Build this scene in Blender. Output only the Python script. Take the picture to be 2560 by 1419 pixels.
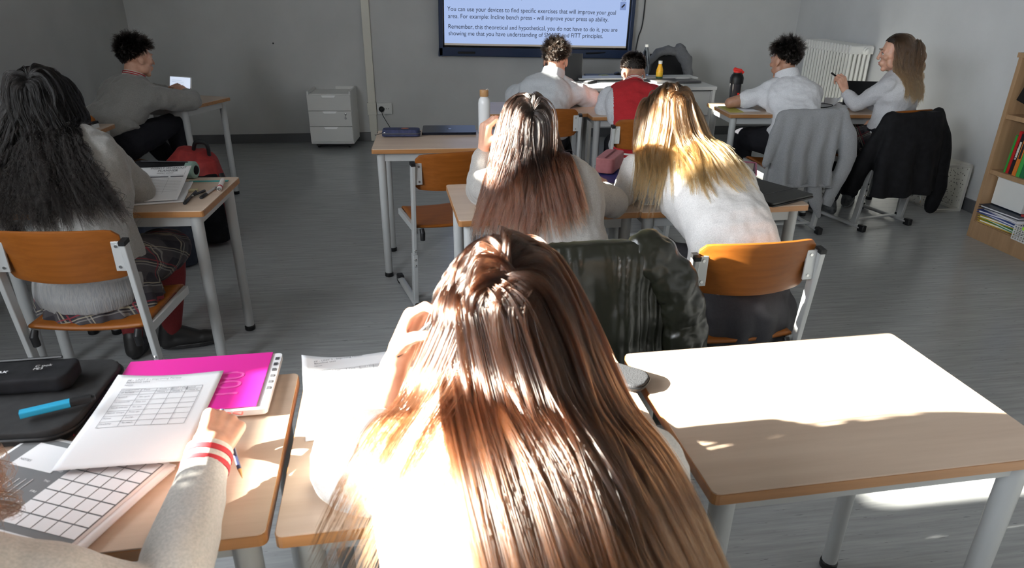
import bpy, bmesh, math, random
import numpy as np
from mathutils import Vector, Matrix, noise
sin, cos, pi, rad = math.sin, math.cos, math.pi, math.radians
for o in list(bpy.data.objects): bpy.data.objects.remove(o)
S = bpy.context.scene
COL = S.collection
random.seed(7); rng = np.random.default_rng(7)

# ---------------------------------------------------------------- camera
FPX, PITCH, ROLL, CAMH = 1700.0, rad(23.9), rad(-.6), 1.514
def _axes():
    c, s = cos(PITCH), sin(PITCH)
    F = Vector((0, c, -s)); U = Vector((0, s, c)); R = Vector((1, 0, 0))
    cr, sr = cos(ROLL), sin(ROLL)
    return F, R*cr - U*sr, R*sr + U*cr
_F, _R, _U = _axes()
cam = bpy.data.cameras.new('camera'); camo = bpy.data.objects.new('camera', cam); COL.objects.link(camo)
cam.sensor_width = 36; cam.lens = 36*FPX/2560; cam.clip_start = .05
camo.matrix_world = Matrix(((_R.x, _U.x, -_F.x, 0), (_R.y, _U.y, -_F.y, 0), (_R.z, _U.z, -_F.z, CAMH), (0, 0, 0, 1)))
cam.dof.use_dof = True; cam.dof.focus_distance = 4.5; cam.dof.aperture_fstop = 9
S.camera = camo
def at(u, v, z=None, Y=None):
    """the point of the room seen at photo pixel (u, v), at height z or at distance Y"""
    d = _F*FPX + _R*(u-1280) - _U*(v-709.5)
    t = (z-CAMH)/d.z if z is not None else Y/d.y
    return Vector((0, 0, CAMH)) + d*t

# ---------------------------------------------------------------- colour management, world, sun
S.view_settings.view_transform = 'Standard'; S.view_settings.look = 'None'
S.view_settings.gamma = 1; S.view_settings.use_curve_mapping = False
S.view_settings.exposure = 0.0
cy = S.cycles
cy.use_denoising = True; cy.max_bounces = 6; cy.diffuse_bounces = 4; cy.glossy_bounces = 3
cy.transmission_bounces = 6; cy.transparent_max_bounces = 8; cy.caustics_refractive = False; cy.caustics_reflective = True
cy.blur_glossy = .5; cy.sample_clamp_indirect = 6.0
W = bpy.data.worlds.new('World'); S.world = W; W.use_nodes = True
_bg = W.node_tree.nodes['Background']; _bg.inputs[0].default_value = (.75, .85, 1, 1); _bg.inputs[1].default_value = 1.5
SUN_AZ, SUN_EL = rad(9.0), rad(22.5)
sl = bpy.data.lights.new('sun', 'SUN'); sl.energy = 88; sl.angle = rad(.9); sl.color = (1, .93, .82)
so = bpy.data.objects.new('sun', sl); COL.objects.link(so)
so.rotation_euler = Vector((cos(SUN_EL)*cos(SUN_AZ), cos(SUN_EL)*sin(SUN_AZ), -sin(SUN_EL))).to_track_quat('-Z', 'Y').to_euler()
so.location = (-4, 1, 4)
WALL_YAW = rad(8)
def area_light(name, loc, sx, sy, direction, energy, color=(.90, .95, 1)):
    l = bpy.data.lights.new(name, 'AREA'); l.shape = 'RECTANGLE'; l.size = sx; l.size_y = sy; l.spread = rad(125); l.energy = energy; l.color = color
    o = bpy.data.objects.new(name, l); COL.objects.link(o); o.location = loc
    o.rotation_euler = Vector(direction).to_track_quat('-Z', 'Z').to_euler(); return o

# ---------------------------------------------------------------- helpers: tags
def tag(o, label=None, cat=None, group=None, kind=None):
    for k, v in (('label', label), ('category', cat), ('group', group), ('kind', kind)):
        if v: o[k] = v
    return o
def thing(name, label, cat, loc=(0, 0, 0), yaw=0, group=None):
    o = bpy.data.objects.new(name, None); COL.objects.link(o); o.empty_display_size = .05
    o.location = loc; o.rotation_euler = (0, 0, yaw); return tag(o, label, cat, group)
def copy_tree(o, parent=None):
    c = o.copy(); COL.objects.link(c)
    if parent is not None: c.parent = parent
    for ch in [x for x in bpy.data.objects if x.parent == o]: copy_tree(ch, c)
    return c

# ---------------------------------------------------------------- helpers: materials
def mat(name, color=(.8, .8, .8), rough=.5, metal=0, spec=.5, build=None, **kw):
    m = bpy.data.materials.new(name); m.use_nodes = True; nt = m.node_tree; b = nt.nodes['Principled BSDF']
    b.inputs['Base Color'].default_value = (*color, 1); b.inputs['Roughness'].default_value = rough
    b.inputs['Metallic'].default_value = metal; b.inputs['Specular IOR Level'].default_value = spec
    for k, v in kw.items(): b.inputs[k.replace('_', ' ')].default_value = v
    if build: build(nt, b)
    return m
def N(nt, t, **kw):
    n = nt.nodes.new(t)
    for k, v in kw.items():
        if k in n.inputs.keys() if hasattr(n.inputs, 'keys') else False: n.inputs[k].default_value = v
        else: setattr(n, k, v)
    return n
def ramp(nt, fac, stops):
    r = nt.nodes.new('ShaderNodeValToRGB'); e = r.color_ramp.elements
    e[0].position, e[0].color = stops[0][0], (*stops[0][1], 1); e[1].position, e[1].color = stops[-1][0], (*stops[-1][1], 1)
    for p, c in stops[1:-1]:
        x = e.new(p); x.color = (*c, 1)
    nt.links.new(fac, r.inputs[0]); return r.outputs[0]
def coords(nt, scale=(1, 1, 1), rot=(0, 0, 0), which='Object'):
    t = nt.nodes.new('ShaderNodeTexCoord'); m = nt.nodes.new('ShaderNodeMapping')
    m.inputs['Scale'].default_value = scale; m.inputs['Rotation'].default_value = rot
    nt.links.new(t.outputs[which], m.inputs[0]); return m.outputs[0]
def noise_node(nt, vec, scale=5, detail=4, rough=.5):
    n = nt.nodes.new('ShaderNodeTexNoise'); n.inputs['Scale'].default_value = scale; n.inputs['Detail'].default_value = detail
    n.inputs['Roughness'].default_value = rough; nt.links.new(vec, n.inputs['Vector']); return n.outputs['Fac']
def bump(nt, b, fac, strength=.2, dist=.002):
    n = nt.nodes.new('ShaderNodeBump'); n.inputs['Strength'].default_value = strength; n.inputs['Distance'].default_value = dist
    nt.links.new(fac, n.inputs['Height']); nt.links.new(n.outputs[0], b.inputs['Normal'])
def noisy(c0, c1, scale=(8, 8, 8), sc=1, detail=4, bump_s=0, bump_d=.002, which='Object', lo=.35, hi=.65, bscale=None):
    def f(nt, b):
        v = coords(nt, scale, which=which); n = noise_node(nt, v, sc, detail)
        nt.links.new(ramp(nt, n, [(lo, c0), (hi, c1)]), b.inputs['Base Color'])
        if bump_s:
            n2 = n if bscale is None else noise_node(nt, coords(nt, bscale, which=which), 1, 3)
            bump(nt, b, n2, bump_s, bump_d)
    return f
def knit(c, sc=260):
    c1 = tuple(x*1.12 for x in c); c0 = tuple(x*.86 for x in c)
    return noisy(c0, c1, (sc, sc, sc), 1, 2, .35, .0015, lo=.3, hi=.7)
M = {}
def _floor(nt, b):
    v = coords(nt, (1.6, 26, 1), rot=(0, 0, rad(-6)))
    n = noise_node(nt, v, 2.2, 6, .62)
    v2 = coords(nt, (5, 46, 1), rot=(0, 0, rad(-6))); n2 = noise_node(nt, v2, 3, 3, .6)
    a = ramp(nt, n, [(.3, (.30, .31, .315)), (.72, (.43, .44, .445))])
    k = ramp(nt, n2, [(.665, (1, 1, 1)), (.72, (.35, .35, .36))])
    mx = nt.nodes.new('ShaderNodeMix'); mx.data_type = 'RGBA'; mx.blend_type = 'MULTIPLY'; mx.inputs[0].default_value = 1
    nt.links.new(a, mx.inputs[6]); nt.links.new(k, mx.inputs[7]); nt.links.new(mx.outputs[2], b.inputs['Base Color'])
    bump(nt, b, n, .06, .001)
M['floor'] = mat('vinyl_floor', rough=.24, build=_floor, spec=.55)
def paint(c0, c1):
    return noisy(c0, c1, (1, 1, 1), 2.5, 6, .25, .002, bscale=(140, 140, 140), lo=.3, hi=.7)
M['wall'] = mat('grey_wall_paint', rough=.75, build=paint((.44, .445, .44), (.49, .495, .49)))
M['wall_b'] = mat('back_wall_paint', rough=.75, build=paint((.52, .525, .52), (.58, .585, .58)))
M['wall_r'] = mat('white_wall_paint', rough=.7, build=paint((.55, .555, .56), (.61, .615, .62)))
M['ceiling'] = mat('ceiling_paint', (.36, .36, .35), .9)
M['skirting'] = mat('grey_vinyl_skirting', (.11, .112, .118), .45)
M['cream'] = mat('cream_plastic', (.70, .68, .60), .45)
def _wood(c0, c1, s=(2, 40, 40), rough=.35):
    def f(nt, b):
        v = coords(nt, s); n = noise_node(nt, v, 1.0, 5, .6)
        nt.links.new(ramp(nt, n, [(.3, c0), (.7, c1)]), b.inputs['Base Color'])
    return f
M['laminate'] = mat('beige_laminate', rough=.33, build=_wood((.50, .375, .285), (.58, .45, .35), (2.2, 34, 34)))
M['edge'] = mat('beech_edge', rough=.35, build=_wood((.30, .135, .045), (.42, .20, .075), (4, 50, 50)))
M['frame'] = mat('light_grey_metal', (.42, .43, .43), .38, .0, .5)
M['chairmetal'] = mat('silver_grey_metal', (.50, .51, .51), .33, .3)
M['ply'] = mat('orange_beech_ply', rough=.42, spec=.3, build=_wood((.20, .058, .006), (.26, .082, .011), (2.5, 60, 60)))
M['black'] = mat('black_plastic', (.009, .009, .010), .45, spec=.35)
M['blackgloss'] = mat('black_gloss', (.01, .01, .012), .15)
M['white'] = mat('white_lacquer', (.72, .72, .70), .4)
M['steel'] = mat('steel', (.6, .6, .6), .25, 1)
M['paper'] = mat('white_paper', (.80, .80, .82), .8, Transmission_Weight=0)
M['ink'] = mat('grey_ink', (.06, .06, .07), .7)
M['darkink'] = mat('dark_ink', (.015, .015, .018), .7)
M['skin'] = mat('skin', rough=.45, build=noisy((.56, .30, .205), (.66, .375, .27), (30, 30, 30), 1, 3, .12, .001), Subsurface_Weight=.12, Subsurface_Scale=.02)
M['skin_tan'] = mat('tanned_skin', rough=.45, build=noisy((.36, .185, .12), (.44, .235, .155), (30, 30, 30), 1, 3, .12, .001), Subsurface_Weight=.1, Subsurface_Scale=.02)
M['lips'] = mat('lips', (.48, .17, .14), .4)
M['eye'] = mat('eye_white', (.7, .68, .66), .15)
M['iris'] = mat('iris', (.05, .03, .02), .1)
M['nail'] = mat('nail', (.68, .42, .34), .25)

# ---------------------------------------------------------------- helpers: meshes
class MB:
    """collects shapes, with a material slot each, into one mesh"""
    def __init__(s): s.v = []; s.f = []; s.m = []; s.mats = []
    def slot(s, m):
        if m not in s.mats: s.mats.append(m)
        return s.mats.index(m)
    def add(s, vs, fs, m=None, X=None):
        k = len(s.v); i = s.slot(m)
        s.v += [tuple(X @ Vector(v)) if X is not None else tuple(v) for v in vs]
        s.f += [tuple(k+j for j in f) for f in fs]; s.m += [i]*len(fs); return s
    def box(s, c, d, m=None, X=None):
        x, y, z = c; a, b, e = d[0]/2, d[1]/2, d[2]/2
        vs = [(x+i*a, y+j*b, z+k*e) for k in (-1, 1) for j in (-1, 1) for i in (-1, 1)]
        return s.add(vs, [(0, 2, 3, 1), (4, 5, 7, 6), (0, 1, 5, 4), (2, 6, 7, 3), (0, 4, 6, 2), (1, 3, 7, 5)], m, X)
    def prism(s, poly, z0, z1, m=None, X=None, mt=None):
        n = len(poly); vs = [(p[0], p[1], z0) for p in poly]+[(p[0], p[1], z1) for p in poly]
        s.add(vs, [tuple(reversed(range(n)))]+[(i, (i+1) % n, n+(i+1) % n, n+i) for i in range(n)], m, X)
        return s.add([(p[0], p[1], z1) for p in poly], [tuple(range(n))], mt or m, X)
    def tube(s, pts, r, m=None, seg=12, X=None, cap=True, flat=1.0):
        pts = [Vector(p) for p in pts]; rs = r if isinstance(r, (list, tuple)) else [r]*len(pts)
        vs = []; up = None
        for i, p in enumerate(pts):
            t = (pts[min(i+1, len(pts)-1)]-pts[max(i-1, 0)]).normalized()
            if up is None:
                up = t.cross(Vector((0, 0, 1)));
                if up.length < .1: up = t.cross(Vector((0, 1, 0)))
            up = (up-t*up.dot(t)).normalized(); w = t.cross(up)
            vs += [tuple(p+up*(rs[i]*cos(2*pi*k/seg))+w*(rs[i]*flat*sin(2*pi*k/seg))) for k in range(seg)]
        n = len(pts)
        fs = [(i*seg+k, i*seg+(k+1) % seg, (i+1)*seg+(k+1) % seg, (i+1)*seg+k) for i in range(n-1) for k in range(seg)]
        if cap: fs += [tuple(reversed(range(seg))), tuple((n-1)*seg+k for k in range(seg))]
        return s.add(vs, fs, m, X)
    def lathe(s, prof, m=None, seg=24, X=None, c=(0, 0, 0)):
        vs = [(c[0]+r*cos(2*pi*k/seg), c[1]+r*sin(2*pi*k/seg), c[2]+z) for r, z in prof for k in range(seg)]
        n = len(prof); fs = [(i*seg+k, i*seg+(k+1) % seg, (i+1)*seg+(k+1) % seg, (i+1)*seg+k) for i in range(n-1) for k in range(seg)]
        fs += [tuple(reversed(range(seg))), tuple((n-1)*seg+k for k in range(seg))]
        return s.add(vs, fs, m, X)
    def ell(s, c, r, m=None, X=None, nu=16, nv=10, R=None):
        vs = []
        for j in range(nv+1):
            th = pi*j/nv
            for i in range(nu):
                p = Vector((r[0]*sin(th)*cos(2*pi*i/nu), r[1]*sin(th)*sin(2*pi*i/nu), r[2]*cos(th)))
                if R is not None: p = R @ p
                vs.append(tuple(Vector(c)+p))
        fs = [(j*nu+i, (j+1)*nu+i, (j+1)*nu+(i+1) % nu, j*nu+(i+1) % nu) for j in range(nv) for i in range(nu)]
        return s.add(vs, fs, m, X)
    def build(s, name, m=None, parent=None, smooth=False, bevel=0, seg=2, sub=0, angle=40):
        me = bpy.data.meshes.new(name); me.from_pydata(s.v, [], s.f)
        mats = [x for x in s.mats if x is not None] if m is None else [m]
        for x in mats: me.materials.append(x)
        if m is None and len(mats) > 1: me.polygons.foreach_set('material_index', s.m)
        bm = bmesh.new(); bm.from_mesh(me); bmesh.ops.remove_doubles(bm, verts=bm.verts, dist=1e-6); bmesh.ops.recalc_face_normals(bm, faces=bm.faces); bm.to_mesh(me); bm.free()
        o = bpy.data.objects.new(name, me); COL.objects.link(o)
        if parent is not None: o.parent = parent
        if smooth:
            me.polygons.foreach_set('use_smooth', [True]*len(me.polygons)); me.update()
            me.set_sharp_from_angle(angle=rad(angle))
        if bevel:
            b = o.modifiers.new('bevel', 'BEVEL'); b.width = bevel; b.segments = seg; b.limit_method = 'ANGLE'; b.angle_limit = rad(50)
        if sub:
            b = o.modifiers.new('sub', 'SUBSURF'); b.levels = sub; b.render_levels = sub
        return o
def rrect(w, d, r=.02, seg=5, cx=0, cy=0):
    p = []
    for sx, sy, a0 in ((1, 1, 0), (-1, 1, 90), (-1, -1, 180), (1, -1, 270)):
        for k in range(seg+1):
            a = rad(a0+90*k/seg); p.append((cx+sx*(w/2-r)+r*cos(a), cy+sy*(d/2-r)+r*sin(a)))
    return p
def grid_surface(f, nu, nv, thick=0):
    """mesh of f(u, v), u and v in 0..1; closed slab when thick"""
    vs = [f(i/nu, j/nv) for j in range(nv+1) for i in range(nu+1)]
    n = nu+1; fs = [(j*n+i, j*n+i+1, (j+1)*n+i+1, (j+1)*n+i) for j in range(nv) for i in range(nu)]
    return vs, fs
def solid(o, t, off=0):
    m = o.modifiers.new('solid', 'SOLIDIFY'); m.thickness = t; m.offset = off; return o
def text(name, body, parent, X, width=None, height=None, m=None, align='LEFT', bold=0, size=1.0):
    """flat lettering lying in X's xy plane; X: 4x4 in parent's space; scaled to width x size"""
    c = bpy.data.curves.new(name, 'FONT'); c.body = body; c.size = size; c.align_x = align; c.offset = bold
    o = bpy.data.objects.new(name, c); COL.objects.link(o); c.materials.append(m or M['darkink'])
    bpy.context.view_layer.update(); w = o.dimensions.x or 1
    sx = width/w if width else 1
    me = bpy.data.meshes.new_from_object(o); bpy.data.objects.remove(o); me.materials.clear(); me.materials.append(m or M['darkink'])
    o = bpy.data.objects.new(name, me); COL.objects.link(o)
    o.parent = parent; o.matrix_local = X @ Matrix.Diagonal((sx, 1, 1, 1)); return o
def frame(loc, yaw=0, pitch=0, roll=0):
    return Matrix.Translation(loc) @ Matrix.Rotation(yaw, 4, 'Z') @ Matrix.Rotation(pitch, 4, 'X') @ Matrix.Rotation(roll, 4, 'Y')
# ================================================================ the room
WY = WALL_YAW
wt = Vector((cos(WY), sin(WY), 0)); wn = Vector((-sin(WY), cos(WY), 0))     # along the back wall, out through it
BW = Vector((-1.442, 7.05, 0))
ROOMM = Matrix.Translation(BW) @ Matrix.Rotation(WY, 4, 'Z')                # room frame: x along the back wall, y through it
XL, XR, YF, ZC = -2.18, 4.46, -9.2, 3.0
def struct(name, mb, m=None, **k):
    o = mb.build(name, m, None, **k); o.matrix_world = ROOMM; return tag(o, kind='structure')
b = MB(); b.box(((XL+XR)/2, YF/2, -.05), (XR-XL+1.2, -YF+1.2, .1)); struct('floor', b, M['floor'])
b = MB(); b.box(((XL+XR)/2, YF/2, ZC+.05), (XR-XL+1.2, -YF+1.2, .1)); struct('ceiling', b, M['ceiling'])
b = MB(); b.box(((XL+XR)/2, .1, ZC/2), (XR-XL+.5, .2, ZC)); struct('wall_back', b, M['wall_b'])
b = MB(); b.box(((XL+XR)/2, YF-.1, ZC/2), (XR-XL+.5, .2, ZC)); struct('wall_front', b, mat('dark_front_wall', (.20, .19, .18), .7))  # unseen wall, kept dark to cut bounced light
b = MB(); b.box((XR+.1, YF/2, ZC/2), (.2, -YF, ZC)); struct('wall_right', b, M['wall_r'])
# left wall with high windows, openings split and sized to shape the sun patches
WINS = [(-1.3, -2.2, 2.30), (-2.45, -2.76, 2.42), (-4.70, -5.01, 2.06), (-5.34, -5.46, 2.08), (-5.58, -5.75, 1.68), (-5.87, -6.95, 1.685), (-7.3, -8.7, 1.70)]
Z1 = 2.8
b = MB(); ye = 0
for a, c, z0 in WINS:
    b.box((XL-.1, (ye+a)/2, ZC/2), (.2, ye-a, ZC)); L = a-c
    b.box((XL-.1, (a+c)/2, z0/2), (.2, L, z0)); b.box((XL-.1, (a+c)/2, (Z1+ZC)/2), (.2, L, ZC-Z1)); ye = c
b.box((XL-.1, (ye+YF)/2, ZC/2), (.2, ye-YF, ZC))
struct('wall_left', b, M['wall'])
glass = mat('window_glass', (1, 1, 1), 0, build=None)
nt = glass.node_tree; nt.nodes.remove(nt.nodes['Principled BSDF']); tr = nt.nodes.new('ShaderNodeBsdfTransparent'); tr.inputs[0].default_value = (.96, .98, .98, 1)
nt.links.new(tr.outputs[0], nt.nodes['Material Output'].inputs[0])
for i, (a, c, Z0) in enumerate(WINS):
    w = thing('window_%d' % (i+1), None, None); w.matrix_world = ROOMM; tag(w, kind='structure')
    f = MB(); ym = (a+c)/2; L = a-c; t = min(.035, L*.12)
    f.box((XL-.1, ym, Z0+t/2), (.06, L, t)); f.box((XL-.1, ym, Z1-t/2), (.06, L, t)); f.box((XL-.1, a-t/2, (Z0+Z1)/2), (.06, t, Z1-Z0)); f.box((XL-.1, c+t/2, (Z0+Z1)/2), (.06, t, Z1-Z0))
    tag(f.build('window_frame', M['white'], w), kind='structure')
    g = MB(); g.box((XL-.1, ym, (Z0+Z1)/2), (.006, L, Z1-Z0)); tag(g.build('window_pane', glass, w), kind='structure')
    p = ROOMM @ Vector((XL+.03, ym, (Z0+Z1)/2))
    area_light('daylight_fill', p, Z1-Z0, L, tuple(wt-Vector((0, 0, .12))+wn*(.9 if i == 6 else 0)), (2, 2, 50, 50, 50, 28, 48)[i]*L*(Z1-Z0))  # area lamps add the sky light, the last turned to brighten the back wall
# added fill lamp before the front wall, which has no window
area_light('daylight_fill', ROOMM @ Vector((3.2, YF+.05, 1.7)), 2.2, 1.6, tuple(wn), 8)
# skirting
b = MB(); b.box(((XL+XR)/2, -.008, .045), (XR-XL, .016, .09)); struct('baseboard_back', b, M['skirting'], bevel=.003)
b = MB(); b.box((XL+.008, YF/2, .045), (.016, -YF, .09)); struct('baseboard_left', b, M['skirting'], bevel=.003)
b = MB(); b.box((XR-.008, YF/2, .045), (.016, -YF, .09)); struct('baseboard_right', b, M['skirting'], bevel=.003)

def on_wall(s, z, off=0): return ROOMM @ Vector((s, -off, z))
# cable duct with socket
t = thing('cable_duct', 'tall cream plastic cable duct running down the back wall to the floor', 'cable duct', on_wall(0, 0), WY)
b = MB(); b.box((0, -.018, 1.36), (.075, .036, 2.5)); b.box((.0, -.016, .06), (.062, .03, .115)); b.build('duct_cover', M['cream'], t, bevel=.004)
b = MB(); b.box((-.002, -.022, .33), (.09, .044, .12)); b.build('joint_cover', M['cream'], t, bevel=.003)
t = thing('power_socket', 'white wall socket box beside the foot of the cream duct', 'socket', on_wall(.125, .33), WY)
b = MB(); b.box((0, -.02, 0), (.15, .04, .11)); b.build('socket_box', M['white'], t, bevel=.004)
b = MB(); b.box((.01, -.043, 0), (.10, .006, .075)); b.build('face_plate', M['white'], t, bevel=.002)
b = MB()
for dx in (-.0, .02, .04):
    b.lathe([(.004, 0), (.004, .002)], seg=10, X=Matrix.Translation((dx, -.0475, 0)) @ Matrix.Rotation(pi/2, 4, 'X'))
b.build('pin_hole', M['black'], t)
pl = thing('power_plug', 'black power plug with cable pushed into the wall socket', 'plug', on_wall(.095, .33, .046), WY)
b = MB(); b.lathe([(.012, 0), (.026, .002), (.028, .02), (.022, .034), (.012, .04)], seg=18, X=Matrix.Rotation(pi/2, 4, 'X')); b.build('plug_body', M['black'], pl, smooth=True)
cab = [(0, -.04, -.012), (.01, -.06, -.05), (.04, -.10, -.10), (.09, -.25, -.15), (.17, -.6, -.19), (.19, -.8, -.33)]
def curve_pts(p, n=24):
    p = [Vector(q) for q in p]; out = []
    for i in range(len(p)-1):
        a, c, d, e = p[max(i-1, 0)], p[i], p[i+1], p[min(i+2, len(p)-1)]
        k = max(2, n//(len(p)-1))
        for j in range(k):
            t_ = j/k; out.append(.5*((2*c)+(-a+d)*t_+(2*a-5*c+4*d-e)*t_*t_+(-a+3*c-3*d+e)*t_**3))
    out.append(p[-1]); return out
b = MB(); b.tube(curve_pts(cab), .0035, seg=8); b.build('cable', M['black'], pl, smooth=True)
# small dark screw left in the wall
o = MB().lathe([(.006, 0), (.007, .004), (.004, .012)], seg=12, X=Matrix.Rotation(pi/2, 4, 'X')).build('wall_screw', M['black']); o.location = on_wall(-.894, .956); o.rotation_euler[2] = WY
tag(o, 'tiny dark screw sticking out of the grey back wall above the drawer unit', 'screw')

# big screen
tvx = on_wall(.692, .845, .07)
TVW = 1.955
tv = thing('display_screen', 'large blue-framed display screen with black text, hung on the back wall', 'screen', tvx, 0)
tv.rotation_euler = Matrix(((wt.x, wn.x, 0), (wt.y, wn.y, 0), (0, 0, 1))).to_euler()
tv.rotation_euler = (Matrix.Rotation(WY, 3, 'Z') @ Matrix.Rotation(rad(1.0), 3, 'Y')).to_euler()
TVH = 1.14
navy = mat('navy_frame', (.012, .03, .085), .35)
b = MB(); b.box((TVW/2, .0, .04), (TVW, .075, .08)); b.box((TVW/2, 0, TVH-.02), (TVW, .075, .04)); b.box((.02, 0, TVH/2), (.04, .075, TVH)); b.box((TVW-.02, 0, TVH/2), (.04, .075, TVH)); b.build('bezel', navy, tv, bevel=.006)
b = MB(); b.box((TVW/2, .02, TVH/2), (TVW-.04, .05, TVH-.04)); b.build('casing', M['black'], tv)
b = MB(); b.box((TVW/2, -.006, .085+.007), (TVW-.09, .01, .014)); b.box((.045, -.006, TVH/2), (.016, .01, TVH-.09)); b.box((TVW-.045, -.006, TVH/2), (.016, .01, TVH-.09)); b.build('inner_rim', M['blackgloss'], tv)
scr = mat('lit_screen', (.3, .4, .8), .3)
sb = scr.node_tree.nodes['Principled BSDF']
sb.inputs['Base Color'].default_value = (.02, .02, .03, 1); sb.inputs['Emission Strength'].default_value = .80; sb.inputs['Emission Color'].default_value = (.47, .62, 1.0, 1)
b = MB(); b.box((TVW/2, -.004, .118+(TVH-.17)/2), (TVW-.11, .004, TVH-.17)); b.build('screen_panel', scr, tv)
strip = mat('screen_taskbar', (.16, .14, .12), .3); strip.node_tree.nodes['Principled BSDF'].inputs['Emission Color'].default_value = (.30, .27, .24, 1); strip.node_tree.nodes['Principled BSDF'].inputs['Emission Strength'].default_value = .8
b = MB(); b.box((TVW/2, -.005, .109), (TVW-.11, .005, .018)); b.build('taskbar', strip, tv)
b = MB(); b.box((.27, -.04, .035), (.17, .02, .02)); b.build('pen_tray', M['black'], tv, bevel=.004)
b = MB(); b.tube([(1.48, -.043, .045), (1.60, -.043, .052), (1.68, -.043, .058)], [.008, .008, .004], seg=8); b.build('stylus', M['black'], tv)
ti = mat('screen_text', (.02, .02, .03), .6)
lines = [('area. For example: Incline bench press - will improve your press up ability.', 1120, 45, 1521), ('You can use your devices to find specific exercises that will improve your goal', 1118, 27, 1540),
         ('showing me that you have understanding of SMART and FITT principles.', 1121, 88, 1507), ('Remember, this theoretical and hypothetical, you do not have to do it, you are', 1120, 71, 1543)]
Xs = Matrix.Rotation(pi/2, 4, 'X')
tvm = Matrix.Translation(tvx) @ tv.rotation_euler.to_matrix().to_4x4(); tvi = tvm.inverted()
def tv_hit(u, v):
    d = _F*FPX + _R*(u-1280) - _U*(v-709.5); o0 = tvi @ Vector((0, 0, CAMH)); dd = tvi.to_3x3() @ d
    return o0 + dd*((-.0095-o0.y)/dd.y)
for body, u0, v0, u1 in lines:
    p = tv_hit(u0, v0); q = tv_hit(u1, v0)
    text('text_line', body, tv, Matrix.Translation((p.x, -.0095, p.z)) @ Xs, q.x-p.x, m=ti, size=.058)
p = tv_hit(1118, 1)
text('text_line', 'the, component you have to improve.', tv, Matrix.Translation((p.x, -.0095, p.z+.032)) @ Xs, .86, m=ti, size=.058)
p = tv_hit(1558, 15)
blu = mat('screen_button', (.1, .15, .3), .4); blu.node_tree.nodes['Principled BSDF'].inputs['Emission Color'].default_value = (.28, .38, .72, 1); blu.node_tree.nodes['Principled BSDF'].inputs['Emission Strength'].default_value = .6
b = MB(); b.box((p.x, -.0085, p.z), (.06, .004, .075)); b.build('pen_button', blu, tv)
b = MB(); b.box((0, 0, 0), (.042, .002, .013)); o = b.build('pen_icon', ti, tv); o.location = (p.x, -.0115, p.z); o.rotation_euler = (0, rad(-45), 0)
b = MB()
for dx, dz, w, h in ((0, .016, .034, .003), (0, -.016, .034, .003), (-.016, 0, .003, .034), (.016, 0, .003, .034)): b.box((p.x+dx, -.0095, p.z+.062+dz), (w, .001, h))
b.build('square_icon', ti, tv)
o = MB().tube(curve_pts([tuple(on_wall(2.78, 1.9, .012)), tuple(on_wall(2.775, 1.2, .012)), tuple(on_wall(2.735, 1.0, .012)), tuple(on_wall(2.71, .75, .014)), tuple(on_wall(2.70, .5, .02))]), .006, seg=8).build('hanging_cable', M['black'], smooth=True)
tag(o, 'thin black cable hanging down the back wall right of the display screen', 'cable')

# drawer unit
X = at(790, 372, z=0)
dr = thing('drawer_unit', 'white three-drawer pedestal on castors against the back wall', 'drawer unit', at(835, 369, z=.02)*1.0, rad(3))
dr.location = (-1.772, 6.66, 0)
b = MB(); w, d, h = .415, .36, .50; z0 = .05
b.box((-w/2+.009, d/2, z0+h/2), (.018, d, h)); b.box((w/2-.009, d/2, z0+h/2), (.018, d, h)); b.box((0, d-.009, z0+h/2), (w, .018, h)); b.box((0, d/2, z0+.009), (w-.036, d, .018)); b.box((0, d/2+.005, z0+h-.035), (w-.036, d-.02, .018)); b.build('carcass', M['white'], dr, bevel=.0015)
b = MB(); b.box((0, d/2, z0-.012), (w-.08, d-.06, .024)); b.build('plinth', M['black'], dr)
for k in range(3):
    zc = z0+.018+.0765+k*.149
    b = MB(); b.box((0, -.009, zc), (w-.006, .018, .145)); df = b.build('drawer', M['white'], dr, bevel=.0015)
    b = MB(); b.add([(-.068, -.02, zc+.071), (.068, -.02, zc+.071), (.055, -.024, zc+.052), (-.055, -.024, zc+.052)], [(0, 1, 2, 3)]); b.add([(-.068, -.018, zc+.073), (.068, -.018, zc+.073), (.068, -.021, zc+.071), (-.068, -.021, zc+.071)], [(0, 1, 2, 3)])
    hh = b.build('drawer_pull', mat('white_pull', (.85, .85, .84), .3), df); solid(hh, .002, 0)
    if k == 1:
        b = MB(); b.lathe([(.01, 0), (.01, .006), (.006, .007)], seg=14, X=Matrix.Translation((.15, -.018, zc+.045)) @ Matrix.Rotation(pi/2, 4, 'X')); b.build('lock', M['steel'], df)
        b = MB(); b.box((.15, -.028, zc+.03), (.004, .012, .03)); b.lathe([(.011, -.001), (.011, .001)], seg=14, X=Matrix.Translation((.149, -.03, zc+.008)) @ Matrix.Rotation(pi/2, 4, 'X')); b.build('key', M['steel'], df)
for sx in (-1, 1):
    for sy in (.06, d-.06):
        b = MB(); b.lathe([(.02, -.011), (.024, -.008), (.024, .008), (.02, .011)], seg=16, X=Matrix.Translation((sx*.15, sy, .024)) @ Matrix.Rotation(pi/2, 4, 'Y')); b.build('castor', M['black'], dr)

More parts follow.
